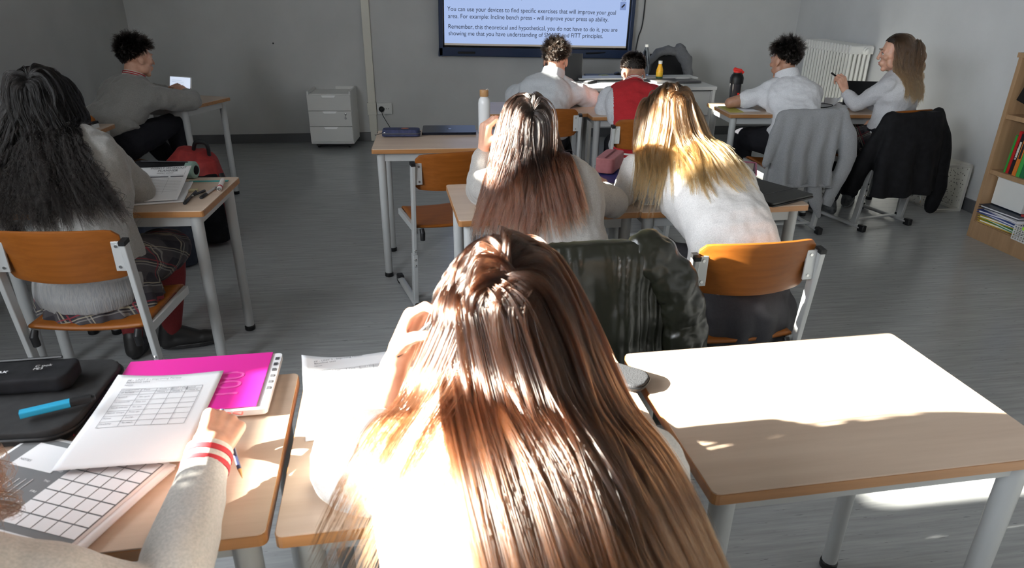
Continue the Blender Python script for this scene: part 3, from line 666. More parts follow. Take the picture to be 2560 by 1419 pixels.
def head_pieces(mb, X):
    """a head facing +y, origin between the ears"""
    h = MB()
    h.ell((0, -.014, .034), (.073, .091, .083), nu=24, nv=16); h.ell((0, .022, .0), (.064, .068, .082), nu=24, nv=16)
    h.ell((0, .030, -.050), (.050, .052, .055), nu=20, nv=14); h.ell((0, .066, -.094), (.021, .018, .017)); 
    for s in (-1, 1):
        h.ell((s*.046, .028, -.055), (.018, .034, .035)); h.ell((s*.043, .066, -.018), (.019, .018, .017)); h.ell((s*.024, .083, .030), (.024, .010, .008))
        R = Matrix.Rotation(s*rad(-18), 3, 'Z') @ Matrix.Rotation(rad(8), 3, 'X')
        h.ell((s*.077, -.008, -.006), (.007, .018, .031), R=R); h.ell((s*.075, .000, -.030), (.006, .010, .011))
        h.ell((s*.029, .080, .008), (.015, .009, .009)); h.ell((s*.011, .104, -.026), (.0085, .009, .0075))
    rc(h, (0, .088, .018), (0, .106, -.018), .0080, .0092); h.ell((0, .107, -.021), (.009, .009, .007))
    rc(h, (-.016, .092, -.051), (.016, .092, -.051), .0055, .0055); rc(h, (-.014, .090, -.061), (.014, .090, -.061), .006, .006); h.ell((0, .082, -.055), (.026, .014, .022))
    mb.add(h.v, h.f, None, X)
def eyes(body, X):
    for s in (-1, 1):
        b = MB(); b.ell((s*.0295, .0815, .0065), (.0105, .0098, .0075), X=X, nu=16, nv=10); e = b.build('eye', M['eye'], body, smooth=True)
        b = MB(); b.ell((s*.0295, .0885, .0065), (.0048, .0034, .0052), X=X); b.build('iris', M['iris'], e, smooth=True)
        b = MB(); b.tube([X @ Vector((s*.017, .0885, .012)), X @ Vector((s*.029, .093, .0155)), X @ Vector((s*.042, .083, .011))], [.0010, .0018, .001], seg=6); b.build('eyelashes', M['black'], e)
    b = MB()
def brows_lips(body, X, hair_m):
    for s in (-1, 1):
        b = MB(); b.tube([X @ Vector((s*.013, .0935, .029)), X @ Vector((s*.028, .0935, .0355)), X @ Vector((s*.047, .080, .031))], [.0022, .0026, .001], seg=6, flat=.6); b.build('eyebrow', hair_m, body)
    b = MB(); rc(b, X @ Vector((-.019, .089, -.0535)), X @ Vector((0, .0965, -.0505)), .0025, .0048, seg=10); rc(b, X @ Vector((.019, .089, -.0535)), X @ Vector((0, .0965, -.0505)), .0025, .0048, seg=10)
    rc(b, X @ Vector((-.016, .088, -.058)), X @ Vector((0, .094, -.061)), .0025, .0052, seg=10); rc(b, X @ Vector((.016, .088, -.058)), X @ Vector((0, .094, -.061)), .0025, .0052, seg=10)
    b.build('lips', M['lips'], body, smooth=True)
def hand(mb, wrist, d, back, side, curl=(35, 40, 45, 50), thumb=(40, 25), s=.95, spread=3, nails=None):
    """five-fingered hand; d points to the fingers, back out of the back of the hand; side +1: thumb on +x of (x, d, back)"""
    d = Vector(d).normalized(); X = basis(wrist, d, back, s)
    if side < 0: X = X @ Matrix.Diagonal((-1, 1, 1, 1))
    P = lambda x, y, z: X @ Vector((x, y, z))
    sv = (X.to_3x3() @ Vector((1, 0, 0)))
    rc(mb, P(0, -.03, 0), P(0, .012, 0), .027*s, .029*s, flat=.78, side=sv)
    for x, y1 in ((-.030, .078), (-.011, .088), (.010, .090), (.029, .086)):
        rc(mb, P(x*.62, .012, 0), P(x, y1, .002), .0165*s, .0135*s, flat=.95)
    L = ((.032, .020, .017), (.040, .026, .019), (.044, .028, .020), (.039, .025, .019)); tips = []
    for i, (x, y1) in enumerate(((-.031, .080), (-.011, .090), (.010, .092), (.030, .087))):
        p = V(x, y1, .001); a = 0; sp = rad((x/.03)*spread); r0 = (.0082, .0092, .0094, .0092)[i]
        for j in range(3):
            a += rad(curl[3-i]*(.8, 1.1, .7)[j]); q = p+V(sin(sp)*cos(a)*L[i][j], cos(a)*L[i][j]*cos(sp), -sin(a)*L[i][j])
            rc(mb, X @ p, X @ q, r0*(1-.08*j)*s, r0*(1-.08*(j+1))*s, seg=12); p = q
        tips.append((X @ p, (X.to_3x3() @ V(0, cos(a), -sin(a))).normalized(), (X.to_3x3() @ V(0, sin(a), cos(a))).normalized(), r0*s))
    p = V(.022, .022, -.006); ax, az = rad(thumb[0]), rad(thumb[1])
    for j, (l, r) in enumerate(((.042, .0135), (.030, .0105), (.024, .0088))):
        q = p+V(sin(ax)*cos(az)*l, cos(ax)*cos(az)*l, -sin(az)*l); rc(mb, X @ p, X @ q, (.016, .0118, .0098)[j]*s, r*s, seg=12); p = q; ax -= rad(18); az += rad(8)
    tips.append((X @ p, (X.to_3x3() @ V(sin(ax), cos(ax), 0)).normalized(), (X.to_3x3() @ V(.5, -.3, .8)).normalized(), .009*s))
    return tips
def smoothpath(pts, n):
    return curve_pts([tuple(p) for p in pts], n*(len(pts)-1))

# ---------------------------------------------------------------- hair
def hair_mat(name, root, tip, rough=.28, rand=.35, mid=None, pos=.55, radial=.35, ior=1.55):
    m = bpy.data.materials.new(name); m.use_nodes = True; nt = m.node_tree; nt.nodes.clear()
    out = nt.nodes.new('ShaderNodeOutputMaterial'); h = nt.nodes.new('ShaderNodeBsdfHairPrincipled'); h.parametrization = 'COLOR'
    hi = nt.nodes.new('ShaderNodeHairInfo'); nt.links.new(h.outputs[0], out.inputs[0])
    st = [(0.02, root)]+([(pos, mid)] if mid else [])+[(1, tip)]
    c = ramp(nt, hi.outputs['Intercept'], st)
    hs = nt.nodes.new('ShaderNodeHueSaturation'); mr = nt.nodes.new('ShaderNodeMapRange'); mr.inputs['To Min'].default_value = 1-rand; mr.inputs['To Max'].default_value = 1+rand
    nt.links.new(hi.outputs['Random'], mr.inputs[0]); nt.links.new(mr.outputs[0], hs.inputs['Value']); nt.links.new(c, hs.inputs['Color']); nt.links.new(hs.outputs[0], h.inputs['Color'])
    h.inputs['Roughness'].default_value = rough; h.inputs['Radial Roughness'].default_value = radial; h.inputs['IOR'].default_value = ior
    return m
def make_strands(name, P, r, m, parent, taper=.35):
    """P: strands x points x 3"""
    n, k, _ = P.shape; cu = bpy.data.hair_curves.new(name); cu.add_curves([k]*n)
    cu.attributes['position'].data.foreach_set('vector', P.reshape(-1).astype(np.float32))
    at_ = cu.attributes.get('radius') or cu.attributes.new('radius', 'FLOAT', 'POINT')
    rr = np.tile(r*(1-(1-taper)*np.linspace(0, 1, k)**2), n).astype(np.float32); at_.data.foreach_set('value', rr)
    cu.materials.append(m); o = bpy.data.objects.new(name, cu); COL.objects.link(o)
    if parent is not None: o.parent = parent; o.matrix_parent_inverse = parent.matrix_world.inverted()
    return o
HC, HR = np.array([0, -.013, .036]), np.array([.0745, .0925, .0845])
def np_m(X): return np.array(X)[:3, :3], np.array(X)[:3, 3]
def scalp_roots(n, g, front=.42, low=-.45, side=-.05, xmax=9):
    out = []
    while sum(len(a) for a in out) < n:
        d = g.normal(size=(n*3, 3)); d /= np.linalg.norm(d, axis=1)[:, None]
        lim = np.where(d[:, 1] > -.1, side+(d[:, 1]+.1)*(front-side)/.75*1.1, low+(d[:, 1]+1)/.9*(side-low))
        out.append(d[(d[:, 2] > lim) & (d[:, 0] < xmax)])
    return np.concatenate(out)[:n]
def scalp_cap(X, m, parent, front=.42, low=-.45, side=-.05, infl=.0035, xmax=9):
    b = MB(); vs = []; fs = []; nu, nv = 40, 26; idx = {}
    for j in range(nv+1):
        for i in range(nu):
            th = pi*j/nv; d = (sin(th)*cos(2*pi*i/nu), sin(th)*sin(2*pi*i/nu), cos(th)); lim = side+(d[1]+.1)*(front-side)/.75*1.1 if d[1] > -.1 else low+(d[1]+1)/.9*(side-low)
            if d[2] > lim-.06:
                idx[(i, j)] = len(vs); vs.append([HC[k]+(HR[k]+infl)*d[k] for k in range(3)])
    for j in range(nv):
        for i in range(nu):
            q = [(i, j), (i, j+1), ((i+1) % nu, j+1), ((i+1) % nu, j)]
            if all(t in idx for t in q): fs.append(tuple(idx[t] for t in q))
    b.add(vs, fs, None, X); o = b.build('scalp_layer', m, None, smooth=True)
    o.parent = parent; o.matrix_parent_inverse = parent.matrix_world.inverted(); return o
def collide(p, off, heads, bv=None):
    for R, c, sc in heads:
        q = (p-c) @ R; q = q/sc-HC; rr = HR[None, :]+off[:, None]; e = q/rr; L = np.linalg.norm(e, axis=1); ins = L < 1
        if ins.any(): q[ins] = e[ins]/L[ins, None]*rr[ins]; p[ins] = ((q[ins]+HC)*sc) @ R.T+c
    if bv:
        for i in range(len(p)):
            for t in bv:
                lo, hi, tree = t
                x = p[i]
                if x[2] > hi[2]+.03 or x[0] < lo[0]-.03 or x[0] > hi[0]+.03 or x[1] < lo[1]-.03 or x[1] > hi[1]+.03: continue
                xv = Vector(x); loc, nr, _, dist = tree.ray_cast(xv+OUT[0]*.16, -OUT[0], .16+off[i])
                if loc is not None:
                    k = (xv-loc).dot(OUT[0])
                    if k < off[i]: p[i] = loc+OUT[0]*off[i]
    return p
OUT = [Vector((0, -.7, .7))]
from mathutils.bvhtree import BVHTree
def bvh_of(*objs):
    out = []
    for o in objs:
        me = o.data; n = len(me.vertices); c = np.empty(n*3); me.vertices.foreach_get('co', c); c = c.reshape(-1, 3); mw = np.array(o.matrix_world); c = c @ mw[:3, :3].T+mw[:3, 3]
        out.append((c.min(0), c.max(0), BVHTree.FromPolygons(c.tolist(), [tuple(q.vertices) for q in me.polygons])))
    return out
def long_hair(name, X, n, length, m, parent, bv, seed=1, part=0.0, back=.5, side=.8, layer=(.002, .022), g=.22, steps=30, r=.0003, clump=.55, wave=0, wl=.08, nguide=None, cap_m=None, lenvar=.12, push=None, puff=1.0, check=True, out=(0, -.7, .7), fan=.3, **rk):
    OUT[0] = Vector(out).normalized()
    """long strands combed from a parting, falling over head, neck, back and shoulders"""
    G = np.random.default_rng(seed); R, c = np_m(X); sc = np.linalg.norm(R[:, 0]); R = R/sc
    K = nguide or max(60, n//28); HD = [(R, c, sc)]
    def run(d, off, Ls):
        p0 = HC+HR*d; v = np.stack([np.where(d[:, 0]-part > 0, 1, -1)*side*np.clip(abs(d[:, 0]-part)*4+.25, 0, 1)*np.clip(.75+d[:, 1]*.75+d[:, 2]*.3, .1, 1), -back*np.ones(len(d)), .15+.0*d[:, 2]], 1)
        nrm = d/HR; nrm /= np.linalg.norm(nrm, axis=1)[:, None]; v = v-nrm*(v*nrm).sum(1)[:, None]; v = v/np.linalg.norm(v, axis=1)[:, None]+nrm*.04; v /= np.linalg.norm(v, axis=1)[:, None]
        p = (p0*sc) @ R.T+c; v = v @ R.T; ds = Ls/steps; out = [p.copy()]; pv = None if push is None else (np.array(push, float)[None, :] if np.ndim(push) == 1 else np.where(d[:, 0:1]-part < 0, np.array(push[0], float)[None], np.array(push[1], float)[None]))
        for s in range(steps):
            gg = g*(.45+.55*min(1, s/6)); vn = v*(1-gg)+np.array([0, 0, -1.0])*gg
            if pv is not None and s > 4: vn = vn+pv*gg
            if s > 3: vn = vn+R[:, 0][None]*(d[:, 0:1]*fan*gg)
            vn /= np.linalg.norm(vn, axis=1)[:, None]; q = p+vn*ds[:, None]
            o_ = off*min(1, (s+1)/13); q = collide(q.copy(), o_, HD, bv if s > 3 else None); dv = q-p; L = np.linalg.norm(dv, axis=1)[:, None]+1e-9; v = dv/L; p = p+v*ds[:, None]; out.append(p.copy())
        A = np.stack(out, 1)
        for _ in range(7): A[:, 6:-1] = A[:, 6:-1]*.4+(A[:, 5:-2]+A[:, 7:])*.3
        return A
    dg_ = scalp_roots(K, G, **rk); lg = length*(1-lenvar*G.random(K)); og = layer[0]+(layer[1]-layer[0])*G.random(K)**1.3; GP = run(dg_, og, lg)
    d = scalp_roots(n, G, **rk); nn = np.empty((n, 2), int)
    for i in range(0, n, 2000): nn[i:i+2000] = np.argsort(((d[i:i+2000, None, :]-dg_[None])**2).sum(2)+np.where((d[i:i+2000, None, 0]-part)*(dg_[None, :, 0]-part) < 0, .5, 0), axis=1)[:, :2]
    s = np.linspace(0, 1, steps+1)[None, :]
    f = G.random(n)**1.6*.5; A, B = GP[nn[:, 0]], GP[nn[:, 1]]; f2 = np.where(np.linalg.norm(A[:, -1]-B[:, -1], axis=1) > .10, 0, f)[:, None, None]
    base = A*(1-f2)+B*f2; rootpos = ((HC+HR*d)*sc) @ R.T+c; d0 = rootpos-base[:, 0]
    tight = (1-clump*s**.7)[:, :, None]; P = base+d0[:, None, :]*tight*puff
    L_ = G.random(n)*.12; 
    t_ = s*(1-L_[:, None])*steps; i0 = np.clip(t_.astype(int), 0, steps-1); fr = (t_-i0)[:, :, None]; ar = np.arange(n)[:, None]; P = P[ar, i0]*(1-fr)+P[ar, i0+1]*fr
    ph = G.random(K)*6.28
    if wave:
        ax = G.normal(size=(K, 3)); ax[:, 2] *= .3; P = P+(np.sin(s*length/wl*6.28+ph[nn[:, 0]][:, None])*wave*np.clip(s*2-.3, 0, 1))[:, :, None]*ax[nn[:, 0]][:, None, :]*.6
    jit = G.normal(size=(n, 3))*np.where(G.random(n) < .035, .009, .0022)[:, None]; P = P+jit[:, None, :]*(s**1.2)[:, :, None]
    P = P+(np.sin(s*9+G.random(n)[:, None]*6.28)*.0012*s)[:, :, None]*G.normal(size=(n, 1, 3))
    for k in range(1, 12): P[:, k] = collide(P[:, k].copy(), np.full(n, .0015), HD)
    if check and bv:
        for k in range(7, steps+1): P[:, k] = collide(P[:, k].copy(), np.full(n, .003), [], bv)
    o = make_strands(name, P, r, m, parent); scalp_cap(X, cap_m or M['hair_dark'], o, **rk); return o
def short_hair(name, X, n, m, parent, seed=1, length=.04, curl=.3, comb=(0, .3, .3), top=1.4, r=.0005, cap_m=None, taper_low=.35, steps=8, **rk):
    G = np.random.default_rng(seed); R, c = np_m(X); sc = np.linalg.norm(R[:, 0]); R = R/sc
    K = max(40, n//12); dk = scalp_roots(K, G, **rk)
    d = scalp_roots(n, G, **rk); nn = np.empty(n, int)
    for i in range(0, n, 2000): nn[i:i+2000] = np.argmin(((d[i:i+2000, None, :]-dk[None])**2).sum(2), axis=1)
    nrm = d/HR; nrm /= np.linalg.norm(nrm, axis=1)[:, None]
    L = length*(taper_low+(top-taper_low)*np.clip((d[:, 2]+.35)/1.1, 0, 1))*(.75+.5*G.random(n)); cd = G.normal(size=(K, 3))[nn]
    v = nrm*.8+np.array(comb)+cd*curl; v[:, 2] += np.where(d[:, 2] < 0, -.7, 0); v /= np.linalg.norm(v, axis=1)[:, None]; p = HC+HR*d; out = [p.copy()]; bend = G.normal(size=(K, 3))[nn]*curl+G.normal(size=(n, 3))*.25*curl
    for s in range(steps):
        v = v+bend*.35+np.array([0, 0, -.10]); v /= np.linalg.norm(v, axis=1)[:, None]; q = p+v*(L/steps)[:, None]; q = collide(q, np.full(n, .002+.0010*s), [(np.eye(3), np.zeros(3), 1.0)]); p = q; out.append(p.copy())
    P = (np.stack(out, 1)*sc) @ R.T+c
    o = make_strands(name, P, r, m, parent); scalp_cap(X, cap_m or M['hair_dark'], o, **rk); return o

# ---------------------------------------------------------------- a person from joints
def torso_rings(J, infl=0.0, wide=1.0, lo=0, hi=7):
    """rings from the hips to the base of the neck"""
    H, C, Nk = Vector(J['hip']), Vector(J['chest']), Vector(J['neck']); sx = (Vector(J['shR'])-Vector(J['shL'])).normalized(); hx = Vector(J.get('hipx', sx)).normalized()
    pts = curve_pts([H-(C-H)*.25, H, C, Nk, Nk+(Nk-C)*.1], 40)
    body = curve_pts([H, H*.45+C*.55+Vector(J.get('bulge', (0, 0, 0))), C, Nk], 21); n = len(body); W_ = wide
    prof = [(0, .158, .115), (.12, .162, .118), (.3, .142, .102), (.45, .138, .100), (.62, .158, .108), (.78, .172, .108), (.88, .150, .092), (.95, .095, .070), (1.0, .056, .056)]
    rings = []
    for i in range(n):
        t = i/(n-1); tan = (body[min(i+1, n-1)]-body[max(i-1, 0)]).normalized(); x = (hx*(1-t)+sx*t); x = (x-tan*x.dot(tan)).normalized(); y = tan.cross(x)
        for k in range(len(prof)-1):
            if prof[k][0] <= t <= prof[k+1][0]:
                f = (t-prof[k][0])/(prof[k+1][0]-prof[k][0]); a = prof[k][1]+f*(prof[k+1][1]-prof[k][1]); b_ = prof[k][2]+f*(prof[k+1][2]-prof[k][2])
        rings.append((body[i], x*(a*W_+infl), y*(b_*W_+infl)))
    return rings
def capsules(J, infl=.012):
    A = lambda v: np.array(Vector(v)); sh = (Vector(J['shL'])+Vector(J['shR']))/2; k = []
    L, R_ = A(J['shL']), A(J['shR']); C, H = A(J['chest']), A(J['hip'])
    k.append((L*.9+R_*.1, R_*.9+L*.1, .055+infl, .055+infl)); k.append((A(J['neck']), A(J['head']), .055, .055))
    for s in (-1, 0, 1):
        dx = (R_-L)*.22*s; k.append((C+dx+(A(J['neck'])-C)*.45, H+dx*.9, .088+infl, .095+infl))
    for a, b_ in (('shL', 'elL'), ('shR', 'elR')): k.append((A(J[a]), A(J[b_]), .052+infl, .040+infl))
    return k
def person(name, label, J, skin='skin', sleeve=None, hands=None, shirt=None, legs=True, voxel=.0055, group=None, pants=None, shoe=None, face=False, S_=1.0, skinlegs=False):
    """J: joints in the room. sleeve: fraction of the arm the sleeve covers (1 shoulder..elbow, 2 ..wrist)"""
    mb = MB(); hX = basis(J['head'], J['face'], J.get('up', (0, 0, 1)), J.get('hs', 1.0)); head_pieces(mb, hX)
    nk = Vector(J['neck']); hd = Vector(J['head']); rc(mb, hX @ V(0, -.022, -.03), nk+(nk-hd)*.1, .050, .058); rc(mb, hX @ V(0, -.01, -.06), nk, .046, .055)
    loft(mb, torso_rings(J))
    for s in 'LR':
        sh, el, wr = Vector(J['sh'+s]), Vector(J['el'+s]), Vector(J['wr'+s]); rc(mb, nk*.6+sh*.4, sh, .050, .050)
        m1 = sh*.5+el*.5; chain(mb, [sh, m1, el], [.048, .043, .037]); m2 = el*.7+wr*.3; chain(mb, [el, m2, wr], [.037, .038, .025], flat=.9)
        hp = J['hand'+s]; J['tips'+s] = hand(mb, wr+(Vector(hp['d']).normalized())*.02, hp['d'], hp['back'], (1 if s == 'L' else -1)*hp.get('flip', 1), hp.get('curl', (30, 35, 40, 45)), hp.get('thumb', (42, 22)), hp.get('s', .95), hp.get('spread', 3))
        if legs:
            hj = Vector(J['hip'])+Vector(J.get('hipx', (Vector(J['shR'])-Vector(J['shL'])).normalized()))*(.085 if s == 'R' else -.085); kn, an = Vector(J['kn'+s]), Vector(J['an'+s])
            chain(mb, [hj, hj*.5+kn*.5, kn], [.088, .075, .055]); cf = kn*.65+an*.35; chain(mb, [kn, cf+(cf-kn-(an-kn)*.35)*0, an], [.052, .053, .034]); td = Vector(J.get('toe'+s, (0, 1, 0))).normalized()
            chain(mb, [an+V(0, 0, -.035), an+td*.10+V(0, 0, -.062)], [.026, .018])
    body = fuse(mb, name, M[skin], None, voxel, 3); tag(body, label, 'person', group)
    if face: eyes(body, hX)
    J['hX'] = hX; return body
def shirt_of(J, parent, name, m, infl=.014, sl=2.0, cuff=.0, disp=((.09, .016, 'CLOUDS'), (.035, .005, 'CLOUDS')), lo=0, voxel=.006, hem=None, loose=0, armr=1.0, mats=None, pick=None, collar=0):
    mb = MB(); rg = torso_rings(J, infl); rg = rg[lo:]
    if hem: rg = [(Vector(J['hip'])+Vector(h[0]), Vector(h[1]), Vector(h[2])) for h in hem]+rg
    loft(mb, rg); nk = Vector(J['neck'])
    for s in 'LR':
        sh, el, wr = Vector(J['sh'+s]), Vector(J['el'+s]), Vector(J['wr'+s]); e = infl+loose; rc(mb, nk*.62+sh*.38, sh, .048+infl, .048+e); rc(mb, sh, Vector(J['chest'])*.6+sh*.4, .05+e, .07+infl)
        if sl <= 1:
            q = sh+(el-sh)*sl; chain(mb, [sh, q], [.048+e, (.046+e+.006)*armr])
        else:
            q = el+(wr-el)*(sl-1); m1 = sh*.5+el*.5; chain(mb, [sh, m1, el], [.048+e, (.044+e)*armr, (.038+e)*armr]); m2 = el*.6+q*.4; chain(mb, [el, m2, q], [(.038+e)*armr, (.037+e)*armr, .026+infl*.8])
    return fuse(mb, name, m, parent, voxel, 4, disp, mats=mats, pick=pick)
def pants_of(J, parent, name, m, infl=.012, voxel=.008, disp=((.1, .02, 'CLOUDS'),), end=.92):
    mb = MB(); hx = Vector(J.get('hipx', (Vector(J['shR'])-Vector(J['shL'])).normalized())); loft(mb, torso_rings(J, infl-.006)[:4])
    for s in 'LR':
        hj = Vector(J['hip'])+hx*(.085 if s == 'R' else -.085); kn, an = Vector(J['kn'+s]), Vector(J['an'+s]); q = kn+(an-kn)*end; chain(mb, [hj, hj*.5+kn*.5, kn], [.09+infl, .078+infl, .06+infl]); chain(mb, [kn, kn*.5+q*.5, q], [.058+infl, .056+infl, .044+infl])
    return fuse(mb, name, m, parent, voxel, 4, disp)
def shoes_of(J, parent, m, sole=None, sneaker=False):
    for s in 'LR':
        an = Vector(J['an'+s]); td = Vector(J.get('toe'+s, (0, 1, 0))); td.z = 0; td.normalize(); z0 = max(0, an.z-.095); X = basis((an.x, an.y, z0), td)
        mb = MB(); rc(mb, X @ V(0, -.03, .035), X @ V(0, .12, .032), .036, .034, flat=.9); rc(mb, X @ V(0, .12, .032), X @ V(.0, .175, .028), .035, .028); rc(mb, X @ V(0, -.03, .04), X @ V(0, -.015, .10), .036, .036); rc(mb, X @ V(0, 0, .085), X @ V(0, .09, .04), .034, .032)
        o = fuse(mb, 'shoe', m, parent, .006, 3)
        if sole:
            p = [(.036*cos(2*pi*k/24)*(1+.12*(sin(2*pi*k/24) > 0)), .07+.125*sin(2*pi*k/24)) for k in range(24)]; b = MB(); b.prism(p, .002, .022, X=X); q = b.build('sole', sole, None, bevel=.004); q.parent = o
M['hair_dark'] = mat('dark_scalp', (.018, .012, .009), .7)
# ================================================================ the girl holding a pen, front row
h_brown = hair_mat('brown_hair', (.016, .006, .003), (.085, .032, .012), rough=.17, mid=(.034, .012, .005), rand=.5)
white_knit = mat('white_cotton', rough=.85, build=knit((.74, .72, .69), 300))
J = dict(hip=(.02, .46, .56), chest=(.01, .66, .86), neck=(.0, .815, .995), head=(-.008, .925, 1.088), face=(-.02, .82, -.57), up=(0, .5, .8),
    shL=(-.145, .775, .925), shR=(.135, .75, .915), elL=(-.25, .93, .775), wrL=(-.195, .995, .925), elR=(.21, .90, .775), wrR=(.14, 1.10, .77),
    handL=dict(d=(.35, .02, .62), back=(-.55, .60, .25), curl=(38, 52, 60, 62), thumb=(30, 30), s=.95), handR=dict(d=(-.6, .6, -.1), back=(0, 0, 1), curl=(20, 25, 30, 35)),
    knL=(-.11, .88, .52), knR=(.12, .88, .52), anL=(-.12, .84, .10), anR=(.12, .84, .10))
for k in ('neck', 'head', 'shL', 'shR', 'chest'): J[k] = tuple(Vector(J[k])+V(0, 0, -.04))
FG = person('person', 'girl with long brown hair in white top holding a black pen, front centre', J, voxel=.0042)
shF = shirt_of(J, FG, 'shirt', white_knit, sl=.97, infl=.016, loose=.012, armr=1.12, lo=0)
sk = mat('black_fabric', (.012, .012, .014), .8); pants_of(J, FG, 'trousers', sk); shoes_of(J, FG, sk)
JFG = J
long_hair('hair', J['hX'], 17000, .78, h_brown, FG, bvh_of(shF), seed=3, push=((.30, -.2, 0), (.45, -.2, 0)), fan=.06, out=(0, -.75, .66), part=.02, back=.55, side=.6, layer=(.002, .028), r=.00036, clump=.6, nguide=700, g=.42, front=.45, steps=34)
pn = thing('pen', 'black ballpoint pen held in the raised hand of the front girl', 'pen')
a, c = at(978, 903, Y=.985), at(1078, 808, Y=.93)
b = MB(); L = (c-a).length; b.lathe([(.001, 0), (.0022, .008), (.0045, .022), (.0055, .05), (.0055, L), (.003, L+.004)], seg=16); b.build('barrel', M['black'], pn, smooth=True)
b = MB(); b.lathe([(.0058, .045), (.0058, .050)], seg=16); b.build('ring', M['steel'], pn); b = MB(); b.tube([(.007, 0, L*.5), (.0075, 0, L*.9)], .0012, seg=6); b.build('clip', M['steel'], pn)
pn.matrix_world = Matrix.Translation(a) @ (c-a).to_track_quat('Z', 'Y').to_matrix().to_4x4()

long_hair('loose_strands', J['hX'], 420, .60, h_brown, FG, bvh_of(shF), seed=21, part=.3, xmax=-.35, back=.6, side=.7, layer=(.004, .02), r=.0004, clump=.15, nguide=70, g=.42, push=(-.20, -.14, 0), fan=.30, out=(0, -.75, .66))
# ================================================================ the other pupils
def grey_knit(name, c): return mat(name, rough=.9, build=knit(c, 240), Sheen_Weight=.25)
grey_sw = grey_knit('grey_sweater', (.30, .285, .27)); grey_sw2 = grey_knit('light_grey_sweater', (.42, .40, .375)); grey_sw3 = grey_knit('dim_grey_sweater', (.23, .225, .215))
white_cot = mat('white_polo', rough=.85, build=knit((.66, .67, .70), 300)); cool_cot = mat('pale_grey_polo', rough=.85, build=knit((.52, .54, .57), 300))
dark_tr = mat('dark_trousers', rough=.9, spec=.15, build=knit((.016, .016, .020), 200)); red_kn = mat('red_tights', rough=.85, build=knit((.16, .012, .014), 200))
black_shoe = mat('black_shoe', (.014, .013, .013), .5); grey_shoe = mat('grey_sneaker', rough=.7, build=noisy((.05, .055, .06), (.12, .125, .13), (40, 40, 40), 1, 2))
red_mat = mat('red_band', (.42, .02, .03), .8); ribm = mat('pale_rib_knit', rough=.9, build=knit((.62, .58, .52), 150))
def _plaid(nt, b):
    tc = nt.nodes.new('ShaderNodeTexCoord'); mp = nt.nodes.new('ShaderNodeMapping'); mp.inputs['Rotation'].default_value = (.5, .3, .5); nt.links.new(tc.outputs['Object'], mp.inputs[0]); sx = nt.nodes.new('ShaderNodeSeparateXYZ'); nt.links.new(mp.outputs[0], sx.inputs[0])
    def lines(src, period, width, ph=0):
        a = nt.nodes.new('ShaderNodeMath'); a.operation = 'MULTIPLY_ADD'; a.inputs[1].default_value = 1/period; a.inputs[2].default_value = ph; nt.links.new(src, a.inputs[0])
        f = nt.nodes.new('ShaderNodeMath'); f.operation = 'FRACT'; nt.links.new(a.outputs[0], f.inputs[0]); l = nt.nodes.new('ShaderNodeMath'); l.operation = 'LESS_THAN'; l.inputs[1].default_value = width; nt.links.new(f.outputs[0], l.inputs[0]); return l.outputs[0]
    col = None
    base = nt.nodes.new('ShaderNodeRGB'); base.outputs[0].default_value = (.018, .016, .022, 1); col = base.outputs[0]
    for src, per, w, ph, c, fac in ((sx.outputs[0], .075, .40, 0, (.05, .045, .05), .8), (sx.outputs[2], .075, .40, 0, (.05, .045, .05), .8), (sx.outputs[0], .075, .055, .55, (.30, .27, .2), .75), (sx.outputs[2], .075, .055, .55, (.30, .27, .2), .75), (sx.outputs[0], .075, .05, .68, (.25, .24, .22), .6), (sx.outputs[2], .075, .05, .68, (.25, .24, .22), .6), (sx.outputs[0], .15, .03, .2, (.2, .02, .03), .8), (sx.outputs[2], .15, .03, .2, (.2, .02, .03), .8)):
        m = nt.nodes.new('ShaderNodeMix'); m.data_type = 'RGBA'; m.inputs[7].default_value = (*c, 1); nt.links.new(col, m.inputs[6]); q = nt.nodes.new('ShaderNodeMath'); q.operation = 'MULTIPLY'; q.inputs[1].default_value = fac; nt.links.new(lines(src, per, w, ph), q.inputs[0]); nt.links.new(q.outputs[0], m.inputs[0]); col = m.outputs[2]
    nt.links.new(col, b.inputs['Base Color'])
plaid = mat('dark_plaid', rough=.9, build=_plaid)
def shift(J, dz=0, dx=0, dy=0, keys=('chest', 'neck', 'head', 'shL', 'shR')):
    for k in keys: J[k] = tuple(Vector(J[k])+V(dx, dy, dz)*(.6 if k == 'chest' else 1))
    return J
def band(parent, name, p, d, r, w, m, flat=1.0, side=None, z0=0):
    """ring of knit around a limb"""
    p = Vector(p); d = Vector(d).normalized(); b = MB(); X = Matrix.Translation(p) @ d.to_track_quat('Z', 'X').to_matrix().to_4x4(); b.lathe([(r*.9, -w/2), (r, -w/2+.002), (r, w/2-.002), (r*.9, w/2)], seg=28, X=X); o = b.build(name, m, None, smooth=True); o.parent = parent; return o
def cuff(parent, J, s, m=None, bands=(), r=.031):
    el, wr = Vector(J['el'+s]), Vector(J['wr'+s]); d = (wr-el).normalized(); c = band(parent, 'cuff', wr-d*.012, d, r, .055, m or ribm)
    for q in bands: b = band(c, 'stripe', wr-d*(.014-q), d, r+.0014, .013 if r > .035 else .010, red_mat)
    return c
